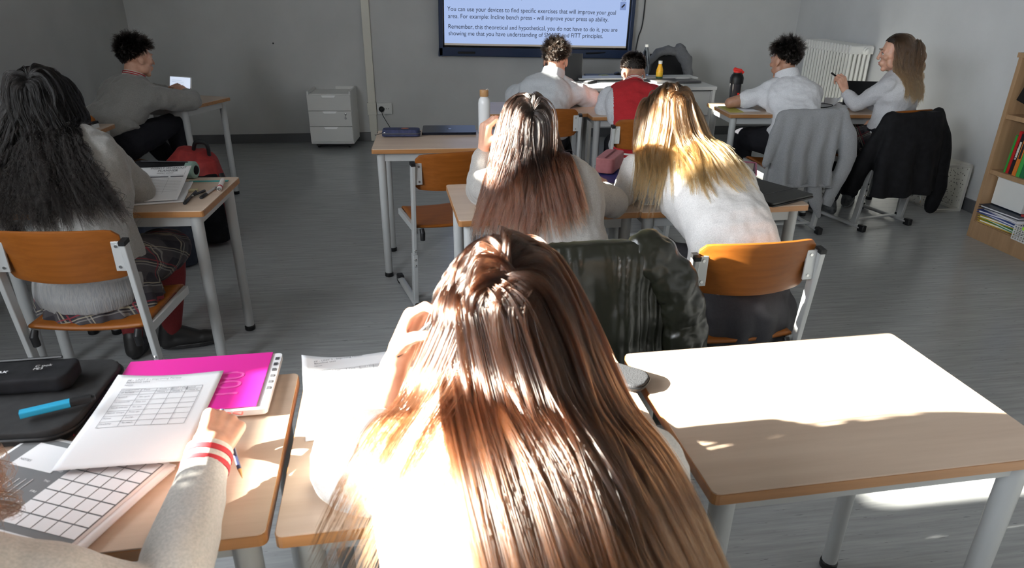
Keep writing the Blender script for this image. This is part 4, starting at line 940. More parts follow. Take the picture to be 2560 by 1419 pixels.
def collar(parent, J, m, r=.062, h=.035, name='collar', bands=()):
    nk, hd = Vector(J['neck']), Vector(J['head']); d = (hd-nk).normalized(); X = Matrix.Translation(nk+d*.012) @ d.to_track_quat('Z', 'X').to_matrix().to_4x4()
    b = MB(); b.lathe([(r*1.12, -.012), (r*1.02, h*.6), (r*.97, h), (r*.90, h), (r*.94, h*.5), (r, -.012)], seg=32, X=X); o = b.build(name, m, None, smooth=True); o.parent = parent
    for q in bands: b = MB(); b.lathe([(r*1.06+.002, q), (r*1.03+.002, q+.006), (r*.9, q+.006), (r*.9, q)], seg=32, X=X); k = b.build('stripe', red_mat, None, smooth=True); k.parent = o
    return o

# --- girl at the bottom left corner: only her right arm and hair are in view
h_aub = hair_mat('auburn_hair', (.02, .007, .003), (.09, .032, .013), rough=.22, mid=(.045, .015, .006))
J = dict(hip=(-.86, .33, .56), chest=(-.86, .50, .84), neck=(-.86, .62, .99), head=(-.875, .72, 1.09), face=(.05, .8, -.6), up=(0, .5, .8),
    shL=(-1.02, .60, .92), shR=(-.72, .60, .875), elL=(-1.18, .76, .775), wrL=(-1.25, .95, .775), elR=(-.475, .665, .715), wrR=(-.497, .905, .795),
    handL=dict(d=(.6, .5, -.1), back=(0, 0, 1)), handR=dict(d=(-.10, .95, .05), back=(.45, .1, .88), curl=(62, 66, 72, 76), thumb=(8, 42), s=.92),
    knL=(-.98, .74, .52), knR=(-.76, .74, .52), anL=(-.98, .70, .10), anR=(-.76, .70, .10))
P2 = person('person', 'girl at bottom left corner, grey sleeve with red cuff stripes, holding a pencil', J, voxel=.004); P2J = J
sh2 = shirt_of(J, P2, 'sweater', grey_sw2, sl=1.93, infl=.014, armr=1.05, disp=((.10, .014, 'CLOUDS'), (.03, .003, 'CLOUDS')), voxel=.005)
cuff(P2, J, 'R', ribm, (-.006, .014), .037); cuff(P2, J, 'L', ribm, (-.006, .014), .033); pants_of(J, P2, 'trousers', dark_tr); shoes_of(J, P2, black_shoe)
long_hair('hair', J['hX'], 5000, .46, h_aub, P2, bvh_of(sh2), seed=8, part=0, back=.7, side=.6, r=.0004, nguide=220, wave=.016, wl=.10, g=.4, fan=.5, push=(.115, -.12, 0), out=(0, -.75, .66), front=.45)
pc = thing('pencil', 'dark blue wooden pencil held in the hand with striped cuff', 'pencil'); a, c = Vector((-.452, .915, .745)), Vector((-.525, 1.035, .80))
b = MB(); L = (c-a).length; b.lathe([(.0035, .018), (.0035, L)], seg=6); b.build('barrel', mat('navy_pencil', (.03, .04, .10), .4), pc); b = MB(); b.lathe([(.0005, 0), (.0035, .018)], seg=12); b.build('sharpened_tip', mat('pencil_wood', (.62, .33, .12), .6), pc)
pc.matrix_world = Matrix.Translation(a) @ (c-a).to_track_quat('Z', 'Y').to_matrix().to_4x4()

# --- black-haired girl at the left desk
h_black = hair_mat('black_hair', (.003, .0025, .0025), (.007, .005, .004), rough=.22, rand=.3, ior=1.36)
J = dict(hip=(-1.43, 2.23, .555), chest=(-1.445, 2.34, .83), neck=(-1.47, 2.44, 1.01), head=(-1.475, 2.50, 1.125), face=(-.12, .85, -.5), up=(0, .45, .85),
    shL=(-1.65, 2.42, .93), shR=(-1.31, 2.41, .93), elL=(-1.72, 2.60, .78), wrL=(-1.56, 2.78, .765), elR=(-1.275, 2.56, .775), wrR=(-1.42, 2.72, .765),
    handL=dict(d=(.7, .5, -.05), back=(0, 0, 1)), handR=dict(d=(-.7, .5, -.05), back=(0, 0, 1), curl=(40, 45, 50, 55)),
    knL=(-1.64, 2.62, .50), knR=(-1.41, 2.62, .50), anL=(-1.64, 2.60, .10), anR=(-1.50, 2.66, .105), toeR=(.95, .35, 0), toeL=(-.2, .9, 0))
shift(J, -.01, -.17); shift(J, -.01, -.03, -.03, ('head',)); J['hip'] = (-1.49, 2.23, .555); J['elR'] = (-1.44, 2.53, .775); J['wrR'] = (-1.54, 2.70, .765); J['elL'] = (-1.88, 2.55, .775); J['wrL'] = (-1.76, 2.74, .765)
P3 = person('person', 'black-haired girl in grey sweater and plaid skirt at the left desk', J, skin='skin_tan', voxel=.006)
sh3 = shirt_of(J, P3, 'sweater', grey_sw3, sl=1.97, infl=.020, loose=.004, disp=((.11, .026, 'CLOUDS'), (.04, .008, 'CLOUDS')), hem=None)
mb = MB(); hip = Vector(J['hip']); loft(mb, [(hip+V(0, -.035, -.075), V(.176, 0, 0), V(0, .128, .02)), (hip+V(0, -.03, -.03), V(.188, 0, 0), V(0, .138, .02)), (hip+V(0, -.02, .02), V(.182, 0, 0), V(0, .134, 0))]); fuse(mb, 'ribbed_hem', mat('ribbed_hem', rough=.9, build=lambda nt, b: (noisy((.22, .22, .23), (.27, .265, .26), (200, 200, 8), 1, 2, .6, .004)(nt, b))), sh3, .006, 3, ((.1, .012, 'CLOUDS'),))
def skirt(J, parent, m, flare=.20, length=.30, back=.18, pleats=20, drop=.12, infl=0, voxel=.007, depth=.16):
    hip = Vector(J['hip']); kn = (Vector(J['knL'])+Vector(J['knR']))/2; ax = (kn-hip); ax.z = 0; ax.normalize(); sx = Vector((ax.y, -ax.x, 0)); mb = MB()
    for s in 'LR':
        hj = hip+sx*(.085 if s == 'R' else -.085); k = Vector(J['kn'+s]); chain(mb, [hj, hj*.5+k*.5, k], [.105+infl, .10+infl, .082+infl])
    c = hip+ax*.02; n = 96; rings = []
    for z, k in ((.02, .0), (-.01, .35), (-.05, .7), (-drop, 1.0)):
        vs = []
        for i in range(n):
            a = 2*pi*i/n; pl = 1+.055*k*(abs(((i*pleats/n) % 1)-.5)*4-1); rr = Vector(c)+sx*(cos(a)*(.175+(flare-.175)*k)*pl)+ax*(sin(a)*(.130+(depth-.13)*k)*pl-(.02*k))+V(0, 0, z); vs.append(tuple(rr))
        rings.append(vs)
    vs = sum(rings, []); fs = [(j*n+i, j*n+(i+1) % n, (j+1)*n+(i+1) % n, (j+1)*n+i) for j in range(3) for i in range(n)]+[tuple(range(n)), tuple(3*n+i for i in reversed(range(n)))]
    mb.add(vs, fs)
    kc = (Vector(J['knL'])+Vector(J['knR']))/2; rc(mb, hip+ax*.1+V(0, 0, -.01), kc+V(0, 0, -.02)-ax*.05, .10, .09, flat=.9)
    return fuse(mb, 'skirt', m, parent, voxel, 2, ((.09, .022, 'CLOUDS'),))
skirt(J, P3, plaid, flare=.215, drop=.13, depth=.17)
mb = MB()
for s in 'LR': kn, an = Vector(J['kn'+s]), Vector(J['an'+s]); chain(mb, [kn, kn*.65+an*.35, an], [.056, .057, .039])
fuse(mb, 'tights', red_kn, P3, .006, 3)
shoes_of(J, P3, black_shoe, black_shoe)
long_hair('hair', J['hX'], 7000, .66, h_black, P3, bvh_of(sh3), seed=5, part=-.1, back=.75, side=.65, layer=(.004, .034), r=.0007, nguide=520, wave=.014, wl=.09, g=.42, fan=.62, push=(.07, -.25, 0), out=(0, -.9, .4), front=.45, lenvar=.2)

# --- boy with the tablet, back left
J = dict(hip=(-2.50, 4.30, .56), chest=(-2.50, 4.44, .80), neck=(-2.445, 4.55, .985), head=(-2.425, 4.60, 1.105), face=(.62, .78, -.12), up=(0, .1, 1), bulge=(-.06, -.05, 0),
    shL=(-2.60, 4.62, .915), shR=(-2.30, 4.43, .885), elL=(-2.52, 4.86, .775), wrL=(-2.46, 4.92, .79), elR=(-2.165, 4.66, .765), wrR=(-2.25, 4.80, .79),
    handL=dict(d=(.8, .3, .25), back=(-.2, -.5, .8), curl=(40, 50, 60, 65)), handR=dict(d=(-.62, .40, .30), back=(.35, -.3, .85), curl=(20, 55, 65, 70)),
    knL=(-2.62, 4.78, .58), knR=(-2.36, 4.74, .60), anL=(-2.40, 4.95, .10), anR=(-2.28, 4.80, .12), toeL=(.6, .8, 0), toeR=(.6, .8, 0), hipx=(.85, -.5, 0))
shift(J, -.065, -.02)
P4 = person('person', 'boy in grey sweater with striped collar using a tablet, back left', J, voxel=.006)
sh4 = shirt_of(J, P4, 'sweater', grey_sw3, sl=1.95, infl=.022, loose=.008, disp=((.10, .030, 'CLOUDS'), (.04, .008, 'CLOUDS'))); collar(P4, J, ribm, .062, .030, bands=(.006, .018)); cuff(P4, J, 'R', ribm, (-.006, .012)); cuff(P4, J, 'L', ribm, (-.006, .012)); pants_of(J, P4, 'trousers', dark_tr); shoes_of(J, P4, black_shoe)
short_hair('hair', J['hX'], 6000, h_black, P4, seed=2, length=.042, curl=.22, comb=(.05, .35, .05), r=.0008, front=.35, low=-.95, side=-.15)

# --- person at the far left edge: sleeves and hands
J = dict(hip=(-2.92, 3.20, .56), chest=(-2.92, 3.34, .84), neck=(-2.915, 3.45, 1.0), head=(-2.915, 3.52, 1.12), face=(0, .85, -.4), shL=(-3.04, 3.42, .93), shR=(-2.79, 3.42, .93), elL=(-2.99, 3.60, .775), wrL=(-2.84, 3.74, .785), elR=(-2.98, 3.56, .775), wrR=(-2.755, 3.635, .785),
    handL=dict(d=(.9, .1, .05), back=(0, -.1, 1), curl=(30, 40, 50, 50)), handR=dict(d=(.8, .45, .2), back=(.0, -.4, .9), curl=(15, 30, 40, 45)), knL=(-3.02, 3.62, .5), knR=(-2.84, 3.62, .5), anL=(-3.02, 3.6, .1), anR=(-2.84, 3.6, .1))
P5 = person('person', 'pupil at the left edge, only white sleeves and clasped hands in view', J, skin='skin_tan', voxel=.006); shirt_of(J, P5, 'shirt', white_cot, sl=1.95, infl=.02, loose=.005); pants_of(J, P5, 'trousers', dark_tr); shoes_of(J, P5, black_shoe)
short_hair('hair', J['hX'], 2500, h_black, P5, seed=12, length=.04, r=.001)

# --- brown-haired girl, middle
h_br2 = hair_mat('dark_brown_hair', (.004, .003, .0025), (.085, .026, .011), rough=.2, mid=(.012, .005, .003), rand=.45, pos=.5)
J = dict(hip=(.20, 2.12, .555), chest=(.16, 2.27, .81), neck=(.10, 2.37, .98), head=(.065, 2.43, 1.085), face=(-.25, .85, -.42), up=(-.12, .45, .85),
    shL=(-.07, 2.40, .885), shR=(.27, 2.33, .885), elL=(-.13, 2.55, .775), wrL=(-.115, 2.56, .925), elR=(.375, 2.44, .765), wrR=(.36, 2.64, .765),
    handL=dict(d=(.12, -.02, .9), back=(-.8, -.4, .1), curl=(50, 55, 60, 60)), handR=dict(d=(-.1, .95, .1), back=(.3, -.1, .9), curl=(40, 45, 50, 55)), knL=(.06, 2.56, .5), knR=(.30, 2.56, .5), anL=(.06, 2.5, .1), anR=(.30, 2.5, .1))
shift(J, -.05, -.02)
P6 = person('person', 'girl with long dark brown hair and grey sweater, middle row, hand to cheek', J, voxel=.005)
sh6 = shirt_of(J, P6, 'sweater', grey_sw, sl=1.9, infl=.015, loose=.003, disp=((.09, .018, 'CLOUDS'), (.035, .006, 'CLOUDS'))); pants_of(J, P6, 'trousers', dark_tr); shoes_of(J, P6, black_shoe)
long_hair('hair', J['hX'], 9000, .56, h_br2, P6, bvh_of(sh6), seed=6, part=.06, back=.8, side=.55, layer=(.003, .03), r=.00055, nguide=420, g=.40, fan=.36, push=(-.02, -.25, 0), out=(0, -.85, .5), front=.45, lenvar=.3, wave=.003)

# --- blonde girl, middle right
h_bl = hair_mat('blonde_hair', (.008, .0045, .003), (.36, .17, .06), rough=.22, mid=(.13, .06, .022), rand=.55, pos=.45)
J = dict(hip=(.79, 2.19, .545), chest=(.745, 2.40, .77), neck=(.64, 2.575, .93), head=(.60, 2.66, 1.045), face=(-.12, .75, -.65), up=(0, .6, .75), bulge=(0, -.06, .04),
    shL=(.475, 2.56, .86), shR=(.79, 2.60, .86), elL=(.43, 2.56, .765), wrL=(.52, 2.76, .765), elR=(.89, 2.52, .765), wrR=(.80, 2.74, .765),
    handL=dict(d=(.5, .8, 0), back=(0, 0, 1), curl=(30, 40, 50, 55)), handR=dict(d=(-.6, .7, 0), back=(0, 0, 1), curl=(30, 40, 50, 55)), knL=(.58, 2.52, .52), knR=(.90, 2.58, .5), anL=(.56, 2.42, .1), anR=(.92, 2.5, .1))
P7 = person('person', 'girl with long dark-rooted blonde hair, white top, leaning on the middle desk', J, voxel=.005)
sh7 = shirt_of(J, P7, 'shirt', mat('white_top', rough=.85, build=knit((.68, .66, .65), 300)), sl=1.93, infl=.014, disp=((.08, .020, 'CLOUDS'), (.03, .005, 'CLOUDS')), hem=None)
pants_of(J, P7, 'trousers', dark_tr); skirt(J, P7, mat('dark_pleated', rough=.8, build=knit((.022, .021, .026), 200)), flare=.225, drop=.26, depth=.20, pleats=14)
shoes_of(J, P7, black_shoe)
long_hair('hair', J['hX'], 9000, .56, h_bl, P7, bvh_of(sh7), seed=9, part=-.05, back=.85, side=.5, layer=(.002, .022), r=.0006, nguide=240, g=.36, fan=.34, push=(.12, -.30, 0), out=(0, -.7, .7), front=.45, lenvar=.45, clump=.85, wave=.002)

# --- boy in the pale polo, back row
h_db = hair_mat('dark_brown_short', (.006, .004, .003), (.018, .010, .006), rough=.3, rand=.4)
J = dict(hip=(.19, 4.60, .56), chest=(.20, 4.73, .80), neck=(.262, 4.86, .965), head=(.285, 4.91, 1.075), face=(.18, .88, -.35), up=(.05, .35, .9), bulge=(0, -.05, 0),
    shL=(.08, 4.86, .875), shR=(.435, 4.83, .875), elL=(.0, 4.97, .775), wrL=(.16, 5.10, .765), elR=(.535, 4.90, .765), wrR=(.40, 5.04, .765),
    handL=dict(d=(.7, .5, 0), back=(0, 0, 1)), handR=dict(d=(-.6, .7, 0), back=(0, 0, 1)), knL=(.12, 5.0, .5), knR=(.34, 5.0, .5), anL=(.10, 4.95, .1), anR=(.42, 4.98, .1))
shift(J, -.055, 0)
P8 = person('person', 'boy in pale grey polo shirt seated before the display screen', J, voxel=.006)
shirt_of(J, P8, 'polo_shirt', cool_cot, sl=.96, infl=.018, loose=.006, armr=1.0, disp=((.10, .024, 'CLOUDS'), (.04, .006, 'CLOUDS'))); collar(P8, J, cool_cot, .080, .050)
mb = MB()
for s in 'LR': sh, el, wr = (Vector(J[k+s]) for k in ('sh', 'el', 'wr')); chain(mb, [sh*.3+el*.7, el, wr], [.047, .044, .032])
def _stripes(nt, b):
    v = coords(nt, (30, 30, 55), rot=(.4, .5, 0)); w = nt.nodes.new('ShaderNodeTexWave'); w.inputs['Scale'].default_value = .42; w.inputs['Distortion'].default_value = 2.5; nt.links.new(v, w.inputs['Vector']); nt.links.new(ramp(nt, w.outputs['Fac'], [(.46, (.02, .025, .045)), (.54, (.55, .6, .7))]), b.inputs['Base Color'])
fuse(mb, 'striped_sleeve', mat('striped_jersey', rough=.85, build=_stripes), P8, .006, 3, ((.06, .01, 'CLOUDS'),)); pants_of(J, P8, 'trousers', dark_tr); shoes_of(J, P8, black_shoe)
short_hair('hair', J['hX'], 6000, h_db, P8, seed=3, length=.040, curl=.40, comb=(.1, -.1, .25), r=.0008, front=.35, low=-.95, side=-.12)

# --- boy in the red jacket
redm = mat('red_wool', rough=.9, build=knit((.40, .012, .018), 220)); palem = mat('pale_sleeve', rough=.7, build=knit((.50, .51, .54), 220))
J = dict(hip=(.80, 4.32, .56), chest=(.80, 4.47, .79), neck=(.815, 4.60, .935), head=(.82, 4.70, 1.01), face=(-.05, .72, -.70), up=(0, .65, .72), bulge=(0, -.05, 0),
    shL=(.665, 4.60, .86), shR=(.965, 4.60, .86), elL=(.60, 4.58, .765), wrL=(.72, 4.74, .765), elR=(1.08, 4.66, .765), wrR=(.92, 4.80, .765),
    handL=dict(d=(.6, .6, 0), back=(0, 0, 1), curl=(30, 40, 50, 55)), handR=dict(d=(-.7, .5, 0), back=(0, 0, 1)), knL=(.70, 4.72, .5), knR=(.94, 4.72, .5), anL=(.66, 4.64, .1), anR=(.94, 4.68, .1), hs=.95)
shift(J, -.04, -.03)
P9 = person('person', 'boy with cropped black hair in red jacket with pale sleeves, bent over desk', J, skin='skin_tan', voxel=.006)
def arm_pick(J, f=.95):
    A = [(np.array(Vector(J['sh'+s])), np.array(Vector(J['el'+s])), np.array(Vector(J['wr'+s]))) for s in 'LR']; ch = np.array(Vector(J['chest'])); sx = np.array(Vector(J['shR'])-Vector(J['shL'])); w = np.linalg.norm(sx); sx = sx/w; mid = (A[0][0]+A[1][0])/2
    return lambda c: (np.abs((c-mid) @ sx) > w/2*f).astype(int)
shirt_of(J, P9, 'jacket', redm, sl=1.9, infl=.024, loose=.01, mats=[redm, palem], pick=arm_pick(J, 1.02), disp=((.10, .026, 'CLOUDS'), (.04, .008, 'CLOUDS')))
whs = mat('white_stripe', (.7, .68, .66), .8)
o = collar(P9, J, redm, .064, .040)
nk, hd = Vector(J['neck']), Vector(J['head']); d = (hd-nk).normalized(); X = Matrix.Translation(nk+d*.012) @ d.to_track_quat('Z', 'X').to_matrix().to_4x4()
for q in (.008, .022): b = MB(); b.lathe([(.070, q), (.0685, q+.006), (.058, q+.006), (.058, q)], seg=32, X=X); k = b.build('stripe', whs, None, smooth=True); k.parent = o
mb = MB(); hip = Vector(J['hip']); loft(mb, [(hip+V(-.0, -.03, -.06), V(.180, .0, 0), V(0, .13, 0)), (hip+V(0, -.03, .02), V(.176, .0, 0), V(0, .13, 0))]); hm = fuse(mb, 'knitted_waistband', redm, P9, .006, 2)
for q in (-.045, -.015): mb = MB(); loft(mb, [(hip+V(0, -.032, q), V(.187, 0, 0), V(0, .136, 0)), (hip+V(0, -.032, q+.010), V(.186, 0, 0), V(0, .135, 0))]); k = mb.build('stripe', whs, None, smooth=True); k.parent = hm
pants_of(J, P9, 'trousers', dark_tr); shoes_of(J, P9, black_shoe)
short_hair('hair', J['hX'], 6000, h_black, P9, seed=4, length=.020, curl=.12, comb=(0, .1, .2), r=.0008, taper_low=.12, top=1.5, front=.35, low=-.95, side=-.10)

# --- boy in the white polo, right
J = dict(hip=(1.86, 4.56, .56), chest=(1.86, 4.70, .80), neck=(1.82, 4.82, .965), head=(1.80, 4.88, 1.085), face=(-.48, .85, -.18), up=(0, .2, 1), bulge=(0, -.06, 0),
    shL=(1.635, 4.80, .865), shR=(2.005, 4.80, .875), elL=(1.50, 4.83, .765), wrL=(1.70, 4.88, .76), elR=(2.09, 4.90, .77), wrR=(1.96, 5.06, .765),
    handL=dict(d=(.9, .3, 0), back=(0, 0, 1)), handR=dict(d=(-.6, .6, 0), back=(0, 0, 1)), knL=(1.66, 4.96, .50), knR=(1.98, 5.0, .5), anL=(1.66, 4.80, .1), anR=(2.0, 4.95, .1))
shift(J, -.045, .05)
P10 = person('person', 'boy with curly black hair in white polo, elbow on the desk by the shaker bottle', J, skin='skin_tan', voxel=.006)
shirt_of(J, P10, 'polo_shirt', white_cot, sl=.42, infl=.015, loose=.002, armr=.92, disp=((.10, .026, 'CLOUDS'), (.04, .007, 'CLOUDS'))); collar(P10, J, white_cot, .078, .050); pants_of(J, P10, 'trousers', dark_tr); shoes_of(J, P10, black_shoe)
short_hair('hair', J['hX'], 7000, h_black, P10, seed=5, length=.046, curl=.55, comb=(.0, .25, .15), r=.0008, front=.35, low=-.95, side=-.12, steps=10)

# --- girl looking left, right
h_wav = hair_mat('honey_hair', (.012, .006, .003), (.20, .10, .04), rough=.25, mid=(.05, .024, .011), rand=.45, pos=.45)
J = dict(hip=(2.50, 4.62, .565), chest=(2.535, 4.68, .82), neck=(2.50, 4.70, 1.0), head=(2.462, 4.71, 1.113), face=(-.97, .22, -.12), up=(0, 0, 1),
    shL=(2.405, 4.60, .915), shR=(2.625, 4.86, .915), elL=(2.335, 4.74, .775), wrL=(2.275, 4.80, .845), elR=(2.56, 4.97, .74), wrR=(2.50, 4.70, .70),
    handL=dict(d=(-.35, .2, .75), back=(.3, -.9, .1), curl=(50, 60, 66, 70), thumb=(25, 20), s=.92), handR=dict(d=(-.75, -.35, -.42), back=(-.2, -.5, .7), curl=(15, 30, 38, 42), s=.95, flip=1), knL=(2.32, 4.92, .52), knR=(2.52, 5.0, .5), anL=(2.27, 4.72, .10), anR=(2.50, 4.92, .1), toeL=(-.6, .5, 0), toeR=(.5, .7, 0), hipx=(.75, .4, 0))
shift(J, 0, .045); J['hip'] = (2.54, 4.62, .565)
P11 = person('person', 'girl in pale top with wavy hair looking left, holding a black pen', J, voxel=.005, face=True)
brows_lips(P11, J['hX'], M['hair_dark'])
sh11 = shirt_of(J, P11, 'top', mat('pale_top', rough=.85, build=knit((.50, .50, .52), 260)), sl=1.93, infl=.012, disp=((.08, .016, 'CLOUDS'), (.03, .005, 'CLOUDS')))
pants_of(J, P11, 'trousers', dark_tr, infl=.024, disp=((.06, .03, 'CLOUDS'),)); shoes_of(J, P11, grey_shoe, mat('pale_sole', (.25, .26, .27), .6)); skirt(J, P11, plaid, flare=.19, drop=.08, depth=.15)
long_hair('hair', J['hX'], 7000, .44, h_wav, P11, bvh_of(sh11), seed=10, part=.0, back=.75, side=.45, layer=(.002, .030), r=.0007, nguide=300, g=.40, fan=.2, push=(.05, -.05, 0), out=(.5, -.8, .2), front=.38, lenvar=.25, clump=.6, wave=.012, wl=.07, side_=0) if False else long_hair('hair', J['hX'], 7000, .44, h_wav, P11, bvh_of(sh11), seed=10, part=.0, back=.75, side=.45, layer=(.002, .030), r=.0007, nguide=300, g=.40, fan=.2, push=(.05, -.05, 0), out=(.5, -.8, .2), front=.38, lenvar=.25, clump=.6, wave=.006, wl=.07)
pn = thing('pen', 'black pen in the hand of the girl looking left', 'pen'); a = J['tipsL'][3][0]; b = MB(); b.tube([(0, 0, -.03), (0, 0, .06)], .006, seg=10); b.build('barrel', M['black'], pn, smooth=True); b = MB(); b.tube([(0, 0, -.045), (0, 0, -.028)], [.002, .006], seg=10); b.build('nib', M['black'], pn); pn.matrix_world = Matrix.Translation(a) @ Matrix.Rotation(rad(-60), 4, 'Y')
# ================================================================ garments hung on chairs
def chair_m(ch): return Matrix.Translation(ch.location) @ R2(ch.rotation_euler[2])
def garment(name, label, cat, ch, m, top, bot, zt, zb, fold=.018, nf=5, sleeves=(), disp=((.07, .02, 'CLOUDS'),), skew=0, depth=(.035, .06), voxel=.006, dx=0, smooth=3, yb=-.24, round_=0, base=0, gather=0):
    mb = MB(); rings = 18; n = 160; vs = []
    for j in range(rings):
        t = j/(rings-1); z = zt+(zb-zt)*t-(.0 if t else 0); w = (top+(bot-top)*t**.8)/2; d = depth[0]+(depth[1]-depth[0])*min(1, t*3)
        if j == 0: w *= .93; d *= .6
        for i in range(n):
            a = 2*pi*i/n; ca, sa = cos(a), sin(a); x = w*(abs(ca)**.6)*(1 if ca > 0 else -1); f = fold*t*sin(nf*2*pi*(x/bot)+skew*3+1.3*sin(3*t))+gather*sin(34*pi*x/bot+2*sin(5*t)); zz = z-(.035*round_*(x/w)**2 if j < 4 else 0)+(base*x*t)
            vs.append((x+dx+skew*t, yb-.02*t+d*sa*(.9)+f, zz))
    fs = [(j*n+i, j*n+(i+1) % n, (j+1)*n+(i+1) % n, (j+1)*n+i) for j in range(rings-1) for i in range(n)]+[tuple(range(n)), tuple((rings-1)*n+i for i in reversed(range(n)))]
    mb.add(vs, fs)
    for pts, rs in sleeves: chain(mb, [V(*p) for p in pts], rs, flat=.62, side=(1, 0, 0))
    o = fuse(mb, name, m, None, voxel, smooth, disp); o.matrix_world = chair_m(ch); return tag(o, label, cat)
def sub(o, mb, name, m, **k): q = mb.build(name, m, o, **k); return q
sweat = mat('grey_marl', rough=.95, build=knit((.25, .255, .27), 200), Sheen_Weight=.2)
g = garment('sweatshirt', 'grey sweatshirt hung over the chair behind the boy in the white polo', 'sweatshirt', CH_P2, sweat, .43, .42, .825, .36, .024, 4, [
    ([(.19, -.235, .79), (.245, -.25, .66), (.275, -.26, .52), (.235, -.27, .40), (.18, -.28, .26)], [.045, .058, .060, .052, .036]),
    ([(-.19, -.235, .78), (-.225, -.25, .66), (-.27, -.26, .50)], [.045, .050, .030]), ([(.06, -.27, .38), (.10, -.29, .24), (.13, -.30, .16)], [.05, .045, .02])], disp=((.14, .022, 'CLOUDS'), (.05, .004, 'CLOUDS')), skew=-.03)
b = MB(); b.lathe([(.036, 0), (.038, .003), (.038, .055), (.036, .058)], seg=20, X=Matrix.Translation((.175, -.285, .225)) @ Matrix.Rotation(rad(18), 4, 'Y') @ Matrix.Diagonal((1, .62, 1, 1))); sub(g, b, 'cuff', sweat, smooth=True)
b = MB(); b.tube([(-.19, -.285, .375), (-.06, -.31, .36), (.06, -.29, .365), (.17, -.305, .35)], .010, seg=8); sub(g, b, 'hem', sweat, smooth=True)
blk = mat('black_nylon', rough=.8, spec=.2, build=noisy((.004, .004, .005), (.008, .008, .010), (30, 30, 30), 1, 3, .3, .004))
g = garment('padded_coat', 'black padded coat draped over the chair of the girl looking left', 'coat', CH_GR, blk, .46, .56, .79, .26, .02, 3, [
    ([(.20, -.23, .75), (.27, -.24, .60), (.33, -.25, .44), (.35, -.26, .28), (.335, -.26, .14)], [.06, .075, .075, .068, .058]),
    ([(-.19, -.22, .74), (-.25, -.20, .58), (-.27, -.16, .42), (-.25, -.12, .30)], [.06, .07, .07, .06])], disp=((.16, .026, 'CLOUDS'),), depth=(.05, .085), yb=-.245)
b = MB(); b.tube([(.12, -.32, .27), (.125, -.325, .22)], .003, seg=6); b.box((.125, -.325, .21), (.008, .004, .02)); sub(g, b, 'zip_pull', M['steel'])
olive = mat('olive_nylon', rough=.34, build=noisy((.008, .0085, .004), (.010, .0105, .006), (14, 14, 5), 1, 3, .35, .006), Coat_Weight=.12, Coat_Roughness=.2)
def baffles(mb, pts, r, flat=.7):
    P = curve_pts(pts, 40); 
    for i in range(0, len(P)-1, 1):
        k = abs(((i/6) % 1)-.5)*2; rc(mb, P[i], P[i+1], r*(1-.20*k**3), r*(1-.20*(abs((((i+1)/6) % 1)-.5)*2)**3), flat=flat, side=(1, 0, 0))
mbs = MB(); baffles(mbs, [(.165, -.235, .80), (.25, -.26, .70), (.295, -.27, .55), (.30, -.28, .42), (.25, -.29, .31)], .078)
g = garment('puffer_jacket', 'glossy olive puffer jacket hung over the chair behind the brown-haired girl', 'jacket', CH_BR, olive, .47, .50, .835, .24, .014, 3, [], disp=((.12, .022, 'CLOUDS'),), depth=(.04, .085), yb=-.235, gather=.006)
s_ = fuse(mbs, 'sleeve', olive, None, .005, 2, ((.06, .020, 'CLOUDS'), (.02, .005, 'CLOUDS'))); s_.parent = g
b = MB(); b.tube([(.28, -.36, .36), (.285, -.365, .30), (.275, -.36, .25)], [.004, .006, .003], seg=6); sub(g, b, 'zip_pull', M['steel'])
# grey hoodie on the office chair
mb = MB()
for s in (-1, 1): chain(mb, [V(0, 0, .30), V(s*.10, 0, .285), V(s*.19, .0, .20), V(s*.235, .01, .08), V(s*.25, .02, -.02)], [.05, .048, .045, .042, .03], flat=.8)
chain(mb, [V(.10, -.01, .30), V(.16, -.05, .2), V(.20, -.06, .05)], [.06, .055, .04])
o = fuse(mb, 'hoodie', mat('dark_grey_marl', rough=.95, build=knit((.15, .155, .165), 200)), None, .007, 3, ((.06, .03, 'CLOUDS'),)); o.matrix_world = Matrix.Translation((1.47, 6.80, .64)) @ R2(rad(14)); tag(o, 'grey hoodie draped over the black office chair by the teacher desk', 'hoodie')

# ================================================================ things on the desks
HT = .7255
def flat_box(name, label, cat, c, size, yaw, m, z=HT, group=None, bevel=.002, **k):
    b = MB(); b.box((0, 0, size[2]/2), size); o = b.build(name, m, None, bevel=bevel, **k); o.location = (c[0], c[1], z); o.rotation_euler[2] = rad(yaw); return tag(o, label, cat, group)
def sheet(name, label, cat, c, yaw, w=.21, h=.297, z=HT, m=None, curl=0, group=None, corner=(1, -1), t=.0006, twist=0, k2=0):
    def f(u, v):
        x, y = (u-.5)*w, (v-.5)*h; q = max(0, ((u-.5)*2*corner[0]+(v-.5)*2*corner[1])/2-.35); q2 = max(0, (-(u-.5)*2*corner[0]+(v-.5)*2)/2-.55)
        return (x, y, .0008+curl*q*q+k2*q2*q2+.0012*(sin(u*5)*sin(v*4)+1)*(1 if curl else 0))
    vs, fs = grid_surface(f, 18, 22); b = MB(); b.add(vs, fs); o = b.build(name, m or M['paper'], None, smooth=True); solid(o, t, 1); o.location = (c[0], c[1], z); o.rotation_euler[2] = rad(yaw); tag(o, label, cat, group)
    return o, f, w, h
